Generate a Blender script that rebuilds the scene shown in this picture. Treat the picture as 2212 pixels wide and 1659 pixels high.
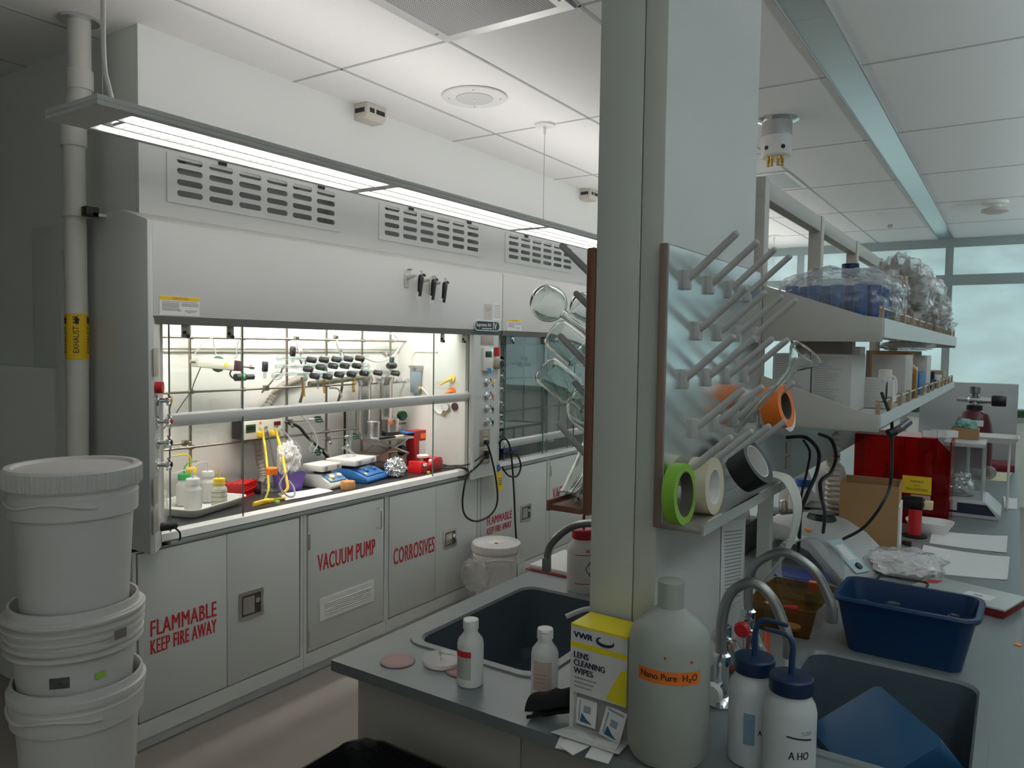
import bpy, bmesh, math, random
from mathutils import Vector, Matrix, noise
for o in list(bpy.data.objects): bpy.data.objects.remove(o)
C = bpy.context.scene.collection
rnd = random.Random(7)
# ---------------------------------------------------------------- camera, exposure, world
HC = 1.71; FPX = 1641.28; IW, IH = 2212, 1659
def cam_axes():
    yaw, pit, rol = 0.58516, -0.050505, 0.014693
    cy, sy, cp, sp = math.cos(yaw), math.sin(yaw), math.cos(pit), math.sin(pit)
    f = Vector((-sy*cp, cy*cp, sp)); r = Vector((cy, sy, 0)); u = r.cross(f)
    c, s = math.cos(rol), math.sin(rol)
    return c*r + s*u, -s*r + c*u, f
CR, CU, CF = cam_axes()
cd = bpy.data.cameras.new('camera'); cam = bpy.data.objects.new('camera', cd); C.objects.link(cam)
m = Matrix.Identity(4)
for i in range(3):
    m[i][0], m[i][1], m[i][2] = CR[i], CU[i], -CF[i]
m.translation = (0, 0, HC); cam.matrix_world = m
cd.sensor_width = 36; cd.lens = FPX/IW*36; cd.clip_start = .02
sc = bpy.context.scene; sc.camera = cam
sc.view_settings.view_transform = 'Standard'; sc.view_settings.look = 'None'
sc.view_settings.gamma = 1; sc.view_settings.use_curve_mapping = False
sc.view_settings.exposure = 0.0
w = bpy.data.worlds.new('sky'); sc.world = w; w.use_nodes = True
nt = w.node_tree; bg = nt.nodes['Background']
sky = nt.nodes.new('ShaderNodeTexSky'); sky.sky_type = 'HOSEK_WILKIE'; sky.turbidity = 5; sky.sun_direction = (-.3, -.5, .8)
nt.links.new(sky.outputs[0], bg.inputs[0]); bg.inputs[1].default_value = .9
# ray of a surveyed image point (2212 x 1659 survey frame) met with a real plane of the room
def ray(u, v): return CR*((u-IW/2)/FPX) - CU*((v-IH/2)/FPX) + CF
def at(u, v, x=None, y=None, z=None):
    d = ray(u, v); o = Vector((0, 0, HC))
    t = x/d.x if x is not None else y/d.y if y is not None else (z-HC)/d.z
    return o + d*t
def mpp(p): return (Vector(p)-Vector((0, 0, HC))).dot(CF)/FPX   # metres per survey pixel at p
# ---------------------------------------------------------------- materials
def mat(name, col, rough=.5, metal=0., var=0., scale=8., bump=0., spec=.5, emit=0., trans=0., stretch=None, coat=0):
    if name in bpy.data.materials: return bpy.data.materials[name]
    mt = bpy.data.materials.new(name); mt.use_nodes = True; t = mt.node_tree; b = t.nodes['Principled BSDF']
    b.inputs['Base Color'].default_value = (*col, 1); b.inputs['Roughness'].default_value = rough
    b.inputs['Metallic'].default_value = metal; b.inputs['Specular IOR Level'].default_value = spec
    b.inputs['Transmission Weight'].default_value = trans; b.inputs['Coat Weight'].default_value = coat
    if emit: b.inputs['Emission Color'].default_value = (*col, 1); b.inputs['Emission Strength'].default_value = emit
    if var or bump:
        tc = t.nodes.new('ShaderNodeTexCoord'); mp = t.nodes.new('ShaderNodeMapping'); n = t.nodes.new('ShaderNodeTexNoise')
        n.inputs['Scale'].default_value = scale; n.inputs['Detail'].default_value = 4
        if stretch: mp.inputs['Scale'].default_value = stretch
        t.links.new(tc.outputs['Object'], mp.inputs[0]); t.links.new(mp.outputs[0], n.inputs['Vector'])
        if var:
            r = t.nodes.new('ShaderNodeMapRange'); r.inputs[3].default_value = 1-var; r.inputs[4].default_value = 1+var
            x = t.nodes.new('ShaderNodeVectorMath'); x.operation = 'SCALE'; x.inputs[0].default_value = col
            t.links.new(n.outputs[0], r.inputs[0]); t.links.new(r.outputs[0], x.inputs['Scale']); t.links.new(x.outputs[0], b.inputs['Base Color'])
        if bump:
            bp = t.nodes.new('ShaderNodeBump'); bp.inputs['Strength'].default_value = bump; bp.inputs['Distance'].default_value = .01
            t.links.new(n.outputs[0], bp.inputs['Height']); t.links.new(bp.outputs[0], b.inputs['Normal'])
    return mt
def clear(name, tint=(1, 1, 1), refl=(1, 1, 1), ior=1.45, haze=0., hazecol=(.9, .9, .9), bump=0., rough=.02):
    """thin clear sheet or vessel wall: Fresnel mix of see-through and reflection, with a little haze"""
    if name in bpy.data.materials: return bpy.data.materials[name]
    mt = bpy.data.materials.new(name); mt.use_nodes = True; t = mt.node_tree; t.nodes.clear()
    out = t.nodes.new('ShaderNodeOutputMaterial'); tr = t.nodes.new('ShaderNodeBsdfTransparent'); tr.inputs[0].default_value = (*tint, 1)
    gl = t.nodes.new('ShaderNodeBsdfGlossy'); gl.inputs[0].default_value = (*refl, 1); gl.inputs['Roughness'].default_value = rough
    fr = t.nodes.new('ShaderNodeFresnel'); geo = t.nodes.new('ShaderNodeNewGeometry'); ri = t.nodes.new('ShaderNodeMapRange')
    ri.inputs[3].default_value = ior; ri.inputs[4].default_value = 1/ior   # same reflectance from either side of a thin wall
    t.links.new(geo.outputs['Backfacing'], ri.inputs[0]); t.links.new(ri.outputs[0], fr.inputs[0])
    mx = t.nodes.new('ShaderNodeMixShader'); base = tr.outputs[0]
    if bump:
        tc = t.nodes.new('ShaderNodeTexCoord'); n = t.nodes.new('ShaderNodeTexNoise'); n.inputs['Scale'].default_value = 30
        bp = t.nodes.new('ShaderNodeBump'); bp.inputs['Strength'].default_value = bump; bp.inputs['Distance'].default_value = .02
        t.links.new(tc.outputs['Object'], n.inputs['Vector']); t.links.new(n.outputs[0], bp.inputs['Height'])
        t.links.new(bp.outputs[0], gl.inputs['Normal']); t.links.new(bp.outputs[0], fr.inputs['Normal'])
    if haze:
        df = t.nodes.new('ShaderNodeBsdfDiffuse'); df.inputs[0].default_value = (*hazecol, 1)
        tl = t.nodes.new('ShaderNodeBsdfTranslucent'); tl.inputs[0].default_value = (*hazecol, 1)
        a = t.nodes.new('ShaderNodeMixShader'); t.links.new(df.outputs[0], a.inputs[1]); t.links.new(tl.outputs[0], a.inputs[2])
        m2 = t.nodes.new('ShaderNodeMixShader'); m2.inputs[0].default_value = haze
        t.links.new(base, m2.inputs[1]); t.links.new(a.outputs[0], m2.inputs[2]); base = m2.outputs[0]
    t.links.new(fr.outputs[0], mx.inputs[0]); t.links.new(base, mx.inputs[1]); t.links.new(gl.outputs[0], mx.inputs[2])
    t.links.new(mx.outputs[0], out.inputs[0]); return mt
def milky(name, col, k=.35):
    """translucent moulded plastic"""
    if name in bpy.data.materials: return bpy.data.materials[name]
    mt = bpy.data.materials.new(name); mt.use_nodes = True; t = mt.node_tree; b = t.nodes['Principled BSDF']
    b.inputs['Base Color'].default_value = (*col, 1); b.inputs['Roughness'].default_value = .35
    tl = t.nodes.new('ShaderNodeBsdfTranslucent'); tl.inputs[0].default_value = (*col, 1)
    mx = t.nodes.new('ShaderNodeMixShader'); mx.inputs[0].default_value = k
    t.links.new(b.outputs[0], mx.inputs[1]); t.links.new(tl.outputs[0], mx.inputs[2]); t.links.new(mx.outputs[0], t.nodes['Material Output'].inputs[0])
    return mt
WALL = mat('wall paint', (.79, .82, .78), .6, var=.03, scale=3)
CEIL = mat('ceiling tile', (.88, .87, .86), .8, var=.02, scale=40, bump=.05)
FLOOR = mat('floor vinyl', (.30, .27, .24), .28, var=.05, scale=6)
STEEL = mat('painted steel', (.66, .68, .66), .38, var=.02, scale=5)
LINER = mat('hood liner', (.80, .79, .75), .45, var=.02, scale=4)
GAP = mat('shadow gap', (.02, .02, .02), .8)  # near-black colour that puts the shade into door gaps and vent slots
EPOXY = mat('grey epoxy', (.215, .245, .25), .33, var=.06, scale=30)
SINKM = mat('sink epoxy', (.095, .125, .15), .4, var=.08, scale=20)
DARKTOP = mat('black epoxy', (.035, .037, .04), .35, var=.1, scale=20)
SILL = mat('white airfoil', (.82, .82, .80), .35)
CHROME = mat('chrome', (.75, .76, .77), .15, 1.)
STAIN = mat('stainless', (.62, .61, .59), .28, 1., var=.05, scale=20)
ROD = mat('steel rod', (.34, .30, .26), .3, 1.)
BLACK = mat('black plastic', (.012, .012, .014), .4)
RUB = mat('black rubber', (.015, .015, .016), .55)
WHITEP = mat('white plastic', (.80, .79, .76), .4)
PAPER = mat('paper', (.82, .81, .80), .7, var=.02, scale=20)
HDPE = milky('milky polyethylene', (.80, .80, .78))
HDPEW = milky('white polyethylene', (.84, .84, .83), .15)
RED = mat('red plastic', (.62, .02, .025), .4)
ORANGE = mat('orange plastic', (.95, .21, .02), .45)
YELLOW = mat('yellow plastic', (.90, .62, .03), .45)
GREEN = mat('green plastic', (.03, .33, .09), .45)
DGREEN = mat('dark green vinyl', (.01, .08, .04), .5)
BLUE = mat('blue plastic', (.02, .10, .42), .4)
DBLUE = mat('dark blue plastic', (.008, .035, .10), .35)
REDINK = mat('red ink', (.60, .02, .035), .6)
INK = mat('black ink', (.02, .02, .025), .6)
GREYINK = mat('grey print', (.35, .35, .37), .7)
BRASS = mat('brass', (.75, .50, .16), .28, 1.)
GLASS = clear('clear glass', (.96, .98, .975), ior=1.5)
WARE = clear('lab glassware', (.80, .85, .85), ior=1.9, haze=.10)
CARD = mat('cardboard', (.46, .27, .12), .8, var=.06, scale=12)
CARDL = mat('pale cardboard', (.42, .33, .24), .8, var=.05, scale=12)
FILM = clear('plastic film', (.95, .95, .95), ior=1.5, haze=.16, bump=.8, rough=.12)
def real_glass():
    mt = bpy.data.materials.new('blown glass'); mt.use_nodes = True; t = mt.node_tree; t.nodes.clear()
    out = t.nodes.new('ShaderNodeOutputMaterial'); g = t.nodes.new('ShaderNodeBsdfGlass'); g.inputs['IOR'].default_value = 1.47; g.inputs['Roughness'].default_value = .0; g.inputs[0].default_value = (.97, .99, .98, 1)
    t.links.new(g.outputs[0], out.inputs[0]); return mt
BLOWN = real_glass()
FILM2 = clear('thin bag film', (.97, .97, .97), ior=1.15, haze=.05, bump=.2, rough=.35)
# ---------------------------------------------------------------- mesh builder
WM = {}
def rotz(a): return Matrix.Rotation(a, 4, 'Z')
def smooth_path(pts, n=6, closed=False):
    P = [Vector(p) for p in pts]; L = len(P); out = []
    for i in range(L if closed else L-1):
        g = (lambda k: P[k % L]) if closed else (lambda k: P[min(max(k, 0), L-1)])
        a, b, c, d = g(i-1), g(i), g(i+1), g(i+2)
        for k in range(n):
            t = k/n
            out.append(.5*((2*b) + (c-a)*t + (2*a-5*b+4*c-d)*t*t + (3*b-a-3*c+d)*t**3))
    if not closed: out.append(P[-1])
    return out
def rrect(cx, cy, wx, wy, r, z, n=5):
    out = []
    for qx, qy, a0 in ((1, 1, 0), (-1, 1, 90), (-1, -1, 180), (1, -1, 270)):
        for k in range(n+1):
            a = math.radians(a0 + 90*k/n)
            out.append(Vector((cx + qx*(wx/2-r) + r*math.cos(a), cy + qy*(wy/2-r) + r*math.sin(a), z)))
    return out
def circ(cx, cy, r, z, n=24): return [Vector((cx+r*math.cos(2*math.pi*k/n), cy+r*math.sin(2*math.pi*k/n), z)) for k in range(n)]
class MB:
    def __init__(s, M=None): s.bm = bmesh.new(); s.M = M or Matrix.Identity(4)
    def v(s, p): return s.bm.verts.new(s.M @ Vector(p))
    def f(s, vs):
        try: return s.bm.faces.new(vs)
        except ValueError: return None
    def poly(s, pts): s.f([s.v(p) for p in pts]); return s
    def box(s, x0, x1, y0, y1, z0, z1):
        c = [s.v(p) for p in ((x0,y0,z0),(x1,y0,z0),(x1,y1,z0),(x0,y1,z0),(x0,y0,z1),(x1,y0,z1),(x1,y1,z1),(x0,y1,z1))]
        for q in ((0,3,2,1),(4,5,6,7),(0,1,5,4),(1,2,6,5),(2,3,7,6),(3,0,4,7)): s.f([c[i] for i in q])
        return s
    def cbox(s, c, d): return s.box(c[0]-d[0]/2, c[0]+d[0]/2, c[1]-d[1]/2, c[1]+d[1]/2, c[2]-d[2]/2, c[2]+d[2]/2)
    def loft(s, rings, cap0=True, cap1=True):
        R = [[s.v(p) for p in r] for r in rings]; n = len(R[0])
        for a, b in zip(R, R[1:]):
            for i in range(n): s.f([a[i], a[(i+1) % n], b[(i+1) % n], b[i]])
        if cap0: s.f(list(reversed(R[0])))
        if cap1: s.f(R[-1])
        return s
    def lathe(s, prof, c=(0, 0, 0), n=24, cap0=True, cap1=True):
        return s.loft([circ(c[0], c[1], max(r, 1e-4), c[2]+z, n) for r, z in prof], cap0, cap1)
    def cyl(s, p0, p1, r0, r1=None, n=14, caps=True):
        p0, p1 = Vector(p0), Vector(p1); r1 = r0 if r1 is None else r1
        d = (p1-p0).normalized(); a = d.orthogonal().normalized(); b = d.cross(a)
        rg = [[p + (a*math.cos(2*math.pi*k/n) + b*math.sin(2*math.pi*k/n))*r for k in range(n)] for p, r in ((p0, r0), (p1, r1))]
        return s.loft(rg, caps, caps)
    def along(s, p0, p1, prof, n=16, caps=True):
        """solid of revolution about the axis p0-p1; prof = (fraction, radius)"""
        p0, p1 = Vector(p0), Vector(p1); d = (p1-p0).normalized(); a = d.orthogonal().normalized(); b = d.cross(a)
        return s.loft([[p0+(p1-p0)*t + (a*math.cos(2*math.pi*k/n) + b*math.sin(2*math.pi*k/n))*max(r, 1e-4) for k in range(n)] for t, r in prof], caps, caps)
    def tube(s, pts, r, n=8, sm=0, closed=False, caps=True):
        P = smooth_path(pts, sm, closed) if sm else [Vector(p) for p in pts]
        rr = r if callable(r) else (lambda t: r); rings = []; up = None; L = len(P)
        for i, p in enumerate(P):
            if closed: d = (P[(i+1) % L]-P[i-1])
            else: d = P[min(i+1, L-1)]-P[max(i-1, 0)]
            if d.length < 1e-9: d = Vector((0, 0, 1))
            d.normalize()
            if up is None: up = d.orthogonal().normalized()
            up = (up - d*up.dot(d))
            if up.length < 1e-6: up = d.orthogonal()
            up.normalize(); b = d.cross(up); q = rr(i/max(L-1, 1))
            rings.append([p + (up*math.cos(2*math.pi*k/n) + b*math.sin(2*math.pi*k/n))*q for k in range(n)])
        if closed: rings.append(rings[0]); caps = False
        return s.loft(rings, caps, caps)
    def prism(s, poly, axis, a, b):
        g = {'x': lambda p, t: (t, p[0], p[1]), 'y': lambda p, t: (p[0], t, p[1]), 'z': lambda p, t: (p[0], p[1], t)}[axis]
        return s.loft([[Vector(g(p, a)) for p in poly], [Vector(g(p, b)) for p in poly]])
    def ball(s, c, r, sub=2, sc=(1, 1, 1)):
        M = s.M @ Matrix.Translation(c) @ Matrix.Diagonal((sc[0]*r, sc[1]*r, sc[2]*r, 1))
        bmesh.ops.create_icosphere(s.bm, subdivisions=sub, radius=1, matrix=M); return s
    def crumple(s, c, d, amp=.25, seed=0, sub=4, freq=2.2):
        """a lumpy crushed body of size d"""
        M = s.M @ Matrix.Translation(c)
        r = bmesh.ops.create_icosphere(s.bm, subdivisions=sub, radius=1)
        for v in r['verts']:
            n = v.co.normalized(); q = n*freq + Vector((seed*7.3, seed*3.1, 1.7))
            k = 1 + amp*noise.noise(q) + amp*.6*noise.noise(q*2.7) - amp*.35*abs(noise.noise(q*5.5))
            v.co = M @ Vector((n.x*k*d[0]/2, n.y*k*d[1]/2, max(n.z*k, -.86)*d[2]/2))
        return s
    def build(s, name, material, parent=None, w=False, bevel=0, sm=True, label=None, cat=None, group=None, kind=None, ang=38, seg=2):
        bm = s.bm
        bmesh.ops.recalc_face_normals(bm, faces=bm.faces)
        if bevel: 
            e = [e for e in bm.edges if len(e.link_faces) == 2 and e.calc_face_angle(0) > .6]
            bmesh.ops.bevel(bm, geom=e, offset=bevel, segments=seg, profile=.5, affect='EDGES', clamp_overlap=True)
        me = bpy.data.meshes.new(name); o = bpy.data.objects.new(name, me)
        if parent is not None:
            WM[o] = WM[parent]
            if w: bmesh.ops.transform(bm, matrix=WM[parent].inverted(), verts=bm.verts)
            o.parent = parent
        else:
            xs = [v.co for v in bm.verts]; lo = [min(p[i] for p in xs) for i in range(3)]; hi = [max(p[i] for p in xs) for i in range(3)]
            b = Vector(((lo[0]+hi[0])/2, (lo[1]+hi[1])/2, lo[2]))
            bmesh.ops.translate(bm, vec=-b, verts=bm.verts); o.location = b; WM[o] = Matrix.Translation(b)
        bm.to_mesh(me); bm.free(); me.materials.append(material)
        if sm:
            me.shade_smooth(); me.set_sharp_from_angle(angle=math.radians(ang))
        C.objects.link(o); tag(o, label, cat, group, kind); return o
def tag(o, label=None, cat=None, group=None, kind=None):
    if label: o['label'] = label
    if cat: o['category'] = cat
    if group: o['group'] = group
    if kind: o['kind'] = kind
    return o
def thing(name, label, cat, loc=(0, 0, 0), rot=0, group=None, M=None):
    o = bpy.data.objects.new(name, None); o.empty_display_size = .05
    mw = M if M is not None else Matrix.Translation(loc) @ rotz(rot)
    o.matrix_world = mw; WM[o] = mw.copy(); C.objects.link(o); return tag(o, label, cat, group)
def dup(root, loc, rot=0, label=None, M=None):
    r = root.copy(); C.objects.link(r); mw = M if M is not None else Matrix.Translation(loc) @ rotz(rot)
    r.matrix_world = mw; WM[r] = mw.copy()
    if label: r['label'] = label
    for ch in list(root.children):
        c = ch.copy(); C.objects.link(c); c.parent = r; WM[c] = mw
        for g in list(ch.children):
            d = g.copy(); C.objects.link(d); d.parent = c; WM[d] = mw
    return r
def struct(name, b, m_, parent=None, **k): return b.build(name, m_, parent, kind='structure' if parent is None else None, **k)
def txt(s, name, m_, parent, o, right, up, width=None, height=None, w=True, bold=.0, spacing=1., align='C', thick=0):
    """flat lettering, its lower left corner (or centre) at o, reading along right, upright along up"""
    cu = bpy.data.curves.new('t', 'FONT'); cu.body = s; cu.offset = bold; cu.space_character = spacing; cu.fill_mode = 'FRONT'; cu.resolution_u = 3
    cu.align_x = 'CENTER'; cu.space_line = .9
    ob = bpy.data.objects.new('t', cu); C.objects.link(ob); dg = bpy.context.evaluated_depsgraph_get(); dg.update()
    me = bpy.data.meshes.new_from_object(ob.evaluated_get(dg)); bpy.data.objects.remove(ob)
    xs = [v.co.x for v in me.vertices]; ys = [v.co.y for v in me.vertices]
    cx, cy, lx, ly = (min(xs)+max(xs))/2, (min(ys)+max(ys))/2, max(xs)-min(xs), max(ys)-min(ys)
    kx = width/lx if width else height/ly; ky = height/ly if height else kx
    right, up, o = Vector(right).normalized(), Vector(up).normalized(), Vector(o)
    Mi = WM[parent].inverted() if w else Matrix.Identity(4)
    for v in me.vertices: v.co = Mi @ (o + right*((v.co.x-cx)*kx) + up*((v.co.y-cy)*ky))
    if thick:
        bm = bmesh.new(); bm.from_mesh(me); g0 = bm.verts[:]+bm.edges[:]+bm.faces[:]; dv = (Mi.to_3x3() @ right)*thick; dn = Mi.to_3x3() @ right.cross(up)
        for k in (-1, 1):
            r = bmesh.ops.duplicate(bm, geom=g0); bmesh.ops.translate(bm, vec=dv*k + dn*(.0003+.0001*k), verts=[e for e in r['geom'] if isinstance(e, bmesh.types.BMVert)])
        bm.to_mesh(me); bm.free()
    ob = bpy.data.objects.new(name, me); me.materials.clear(); me.materials.append(m_); ob.parent = parent; WM[ob] = WM[parent]; C.objects.link(ob); me.name = name
    return ob
def holed(outer, holes, depth, name, m_, parent, o, right, up, w=True, **tg):
    """a plate with real openings; outlines in plate coordinates (right, up), thickness depth behind o"""
    cu = bpy.data.curves.new('h', 'CURVE'); cu.dimensions = '2D'; cu.fill_mode = 'BOTH'; cu.extrude = depth/2
    for ol in [outer]+holes:
        sp = cu.splines.new('POLY'); sp.points.add(len(ol)-1); sp.use_cyclic_u = True
        for q, p in zip(sp.points, ol): q.co = (p[0], p[1], 0, 1)
    ob = bpy.data.objects.new('h', cu); C.objects.link(ob); dg = bpy.context.evaluated_depsgraph_get(); dg.update()
    me = bpy.data.meshes.new_from_object(ob.evaluated_get(dg)); bpy.data.objects.remove(ob)
    right, up, o = Vector(right).normalized(), Vector(up).normalized(), Vector(o); nn = right.cross(up)
    Mi = WM[parent].inverted() if (w and parent) else Matrix.Identity(4)
    for v in me.vertices: v.co = Mi @ (o + right*v.co.x + up*v.co.y + nn*(v.co.z-depth/2))
    ob = bpy.data.objects.new(name, me); me.name = name; me.materials.clear(); me.materials.append(m_)
    if parent: ob.parent = parent; WM[ob] = WM[parent]
    else: WM[ob] = Matrix.Identity(4)
    C.objects.link(ob); tag(ob, **tg); return ob
def slot(cx, cy, wx, wy, n=6):
    r = wy/2-1e-5; return [(p.x, p.y) for p in rrect(cx, cy, wx, wy, r, 0, n)]
def rect(x0, y0, x1, y1): return [(x0, y0), (x1, y0), (x1, y1), (x0, y1)]
X_, Y_, Z_ = Vector((1, 0, 0)), Vector((0, 1, 0)), Vector((0, 0, 1))
R90 = math.pi/2
# ---------------------------------------------------------------- the room
CZ = 3.005; YB = 10.1
struct('floor', MB().box(-7, 5.6, -2.7, YB+.1, -.1, 0), FLOOR, sm=False)
struct('ceiling', MB().box(-7, 5.6, -2.7, YB+.1, CZ, CZ+.1), CEIL, sm=False)
g = MB(); TBAR = mat('ceiling grid bar', (.50, .50, .50), .5)
for k in range(-3, 9):
    for x in ((-.80-.638*k) if k > 0 else (-.64-.638*(k-1) if k <= 0 else 0),):
        if k != 0: g.box(x-.007, x+.007, -2.6, YB-.05, CZ-.003, CZ+.01)
for k in range(-4, 6):
    g.box(-7, -.80, 2.597+1.28*k-.006, 2.597+1.28*k+.006, CZ-.003, CZ+.01)
for k in range(-4, 6):
    g.box(-.64, 5.5, 3.80+1.27*k-.006, 3.80+1.27*k+.006, CZ-.003, CZ+.01)
struct('ceiling_grid', g, TBAR, sm=False)
struct('wall_corner', MB().box(-7, -3.072, 1.79, 1.88, 0, CZ), WALL, sm=False)
struct('wall_left', MB().box(-3.85, -3.75, 1.88, YB, 0, CZ), WALL, sm=False)
struct('wall_far_left', MB().box(-7, -6.9, -2.7, 1.79, 0, CZ), WALL, sm=False)
struct('wall_right', MB().box(5.5, 5.6, -2.7, YB, 0, .95).box(5.5, 5.6, 1.6, YB, .95, CZ), WALL, sm=False)
struct('wall_front', MB().box(-7, 5.6, -2.7, -2.6, 0, .95).box(-7, -1.9, -2.7, -2.6, .95, CZ), WALL, sm=False)
LP = mat('lower wall panel', (.84, .86, .83), .5)
struct('wall_panel', MB().box(-6.9, -3.655, 1.73, 1.79, 0, 1.575), LP, bevel=.004)
struct('trim_1', MB().box(-3.96, -3.36, 1.784, 1.79, 1.575, 2.236), WALL, bevel=.001)
# soffit over the hoods, with real openings behind the grilles
GR = [(1.913, 2.913), (3.206, 4.194), (4.485, 5.475), (5.775, 6.765)]; GZ = (2.304, 2.512)
holed(rect(1.79, 1.9, YB, CZ), [rect(a+.02, GZ[0]+.02, b-.02, GZ[1]-.02) for a, b in GR], .02, 'soffit', mat('soffit paint', (.87, .88, .87), .5), None, (-3.05, 0, 0), Y_, Z_, kind='structure')
struct('trim_2', MB().box(-3.75, -3.071, 1.8801, YB, 2.28, 2.29), WALL, sm=False)
# ---------------------------------------------------------------- back windows with roller shades
zt, zb0, zb1 = at(2130, 530, y=YB).z, at(2130, 592, y=YB).z, at(2130, 615, y=YB).z
FR = mat('window frame', (.38, .45, .46), .45)
def shade_mat(name, k, cl, tint=(1, 1, 1)):
    mt = bpy.data.materials.new(name); mt.use_nodes = True; t = mt.node_tree; t.nodes.clear()
    out = t.nodes.new('ShaderNodeOutputMaterial'); em = t.nodes.new('ShaderNodeEmission'); df = t.nodes.new('ShaderNodeBsdfDiffuse'); df.inputs[0].default_value = (.5, .5, .5, 1)
    ad = t.nodes.new('ShaderNodeAddShader'); n = t.nodes.new('ShaderNodeTexNoise'); tc = t.nodes.new('ShaderNodeTexCoord'); mp = t.nodes.new('ShaderNodeMapping')
    mp.inputs['Scale'].default_value = (1.2, 1, 2.6); n.inputs['Scale'].default_value = 1.3; n.inputs['Detail'].default_value = 3
    cr = t.nodes.new('ShaderNodeValToRGB'); cr.color_ramp.elements[0].color = (.40*cl*tint[0], .62*cl*tint[1], .62*cl*tint[2], 1); cr.color_ramp.elements[1].color = (.50*tint[0], .78*tint[1], .80*tint[2], 1)
    cr.color_ramp.elements[0].position = .42; cr.color_ramp.elements[1].position = .68; em.inputs[1].default_value = k
    t.links.new(tc.outputs['Object'], mp.inputs[0]); t.links.new(mp.outputs[0], n.inputs['Vector']); t.links.new(n.outputs[0], cr.inputs[0]); t.links.new(cr.outputs[0], em.inputs[0])
    t.links.new(em.outputs[0], ad.inputs[0]); t.links.new(df.outputs[0], ad.inputs[1]); t.links.new(ad.outputs[0], out.inputs[0]); return mt
SH1 = shade_mat('backlit clerestory shade', .62, .8); SH2 = shade_mat('backlit roller shade', .62, .97)
xm = [-3.75] + [at(u, 560, y=YB).x for u in (1727, 2047)]; dxm = xm[2]-xm[1]
xs = [xm[1]-dxm, xm[1], xm[2], xm[2]+dxm, xm[2]+2*dxm, 5.5]
xs[0] = -3.75
struct('wall_back', MB().box(-3.85, 5.6, YB, YB+.1, 0, .95), WALL, sm=False)
for i, (a, b) in enumerate(zip(xs, xs[1:])):
    f = MB()
    f.box(a, b, YB-.02, YB+.06, CZ-.10, CZ).box(a, b, YB-.05, YB+.06, zb1, zb0).box(a, b, YB-.02, YB+.06, .95, .99)
    f.box(a, a+.06, YB-.04, YB+.06, .99, CZ-.1).box(b-.02, b, YB-.03, YB+.06, .99, CZ-.1).box(a, b, YB, YB+.05, 1.33, 1.36)
    fo = struct('window_%d' % (i+1), f, FR, sm=False)
    MB().box(a+.06, b-.02, YB+.02, YB+.028, .99, CZ-.1).build('pane', GLASS, fo, w=True, sm=False)
    MB().box(a+.06, b-.02, YB-.004, YB-.001, zb0, CZ-.1).build('clerestory_shade', SH1, fo, w=True, sm=False)
    MB().box(a+.06, b-.02, YB-.012, YB-.009, 1.08, zb1).build('roller_shade', SH2, fo, w=True, sm=False)
    MB().cyl((a+.06, YB-.011, 1.08), (b-.02, YB-.011, 1.08), .012).build('hem_bar', FR, fo, w=True)
SH3 = shade_mat('fill light shade', .45, .97, (1.5, .98, .90))
for k, (nm, ax) in enumerate((('window_7', 'x'), ('window_8', 'x'), ('window_9', 'y'), ('window_10', 'y'), ('window_11', 'y'))):  # unseen windows with glowing shades, added beside and behind the camera as fill
    f, pn, sd = MB(), MB(), MB()
    if ax == 'x':
        a = -2.6+2.1*k; b_ = a+2.1
        f.box(5.47, 5.56, a, b_, CZ-.1, CZ).box(5.47, 5.56, a, b_, .95, 1.0).box(5.47, 5.56, a, a+.06, 1.0, CZ-.1); pn.box(5.53, 5.536, a+.06, b_, 1.0, CZ-.1); sd.box(5.49, 5.493, a+.06, b_, 1.02, CZ-.1)
    else:
        a = -1.9+2.466*(k-2); b_ = a+2.466
        f.box(a, b_, -2.66, -2.57, CZ-.1, CZ).box(a, b_, -2.66, -2.57, .95, 1.0).box(a, a+.06, -2.66, -2.57, 1.0, CZ-.1); pn.box(a+.06, b_, -2.636, -2.63, 1.0, CZ-.1); sd.box(a+.06, b_, -2.593, -2.59, 1.02, CZ-.1)
    fo = struct(nm, f, FR, sm=False); pn.build('pane', GLASS, fo, w=True, sm=False); sd.build('roller_shade', SH3, fo, w=True, sm=False)
tag(MB().box(-40, 40, YB+.3, 70, -.5, -.4).build('lawn', mat('grass', (.10, .22, .06), .9, var=.3, scale=3), sm=False), 'green lawn outside beyond the back windows', 'lawn', kind='stuff')
for i, x in enumerate((-2.5, .35, 2.6, 4.6)):
    t = thing('shrub', ['dense round shrub on the lawn outside behind the gas cylinder screen', 'bright green shrub seen under the roller shade beside the bench end', 'wide green shrub on the lawn outside past the bench', 'tall green shrub outside by the end of the glazing'][i], 'shrub', (x, 14+3.2*i, -.4))
    MB().crumple((0, 0, 1.5), (2.6, 2, 3), .5, i, 4, 3).build('foliage', mat('leaves', (.10, .26, .05), .8, var=.5, scale=25), t)
    MB().cyl((0, 0, 0), (0, 0, .8), .09, .06).build('trunk', mat('bark', (.12, .08, .05), .9), t)
# ---------------------------------------------------------------- ceiling fittings
LSTR = mat('brushed slot cover', (.62, .68, .69), .22, .9, var=.04, scale=6)
t = thing('ceiling_strip', 'long narrow metal strip set in the ceiling running to the windows', 'ceiling strip', (-.72, 5, CZ))
for k in range(-2, 6):
    a, b = 3.80+1.27*k-.637, min(3.80+1.27*k+.632, YB-.06)
    MB().box(-.795, -.645, a, b, CZ-.004, CZ+.004).build('cover_panel', LSTR, t, w=True, sm=False)
MB().box(-.802, -.795, -2, YB-.06, CZ-.012, CZ+.004).box(-.645, -.638, -2, YB-.06, CZ-.012, CZ+.004).build('edge_trim', TBAR, t, w=True, sm=False)
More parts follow.
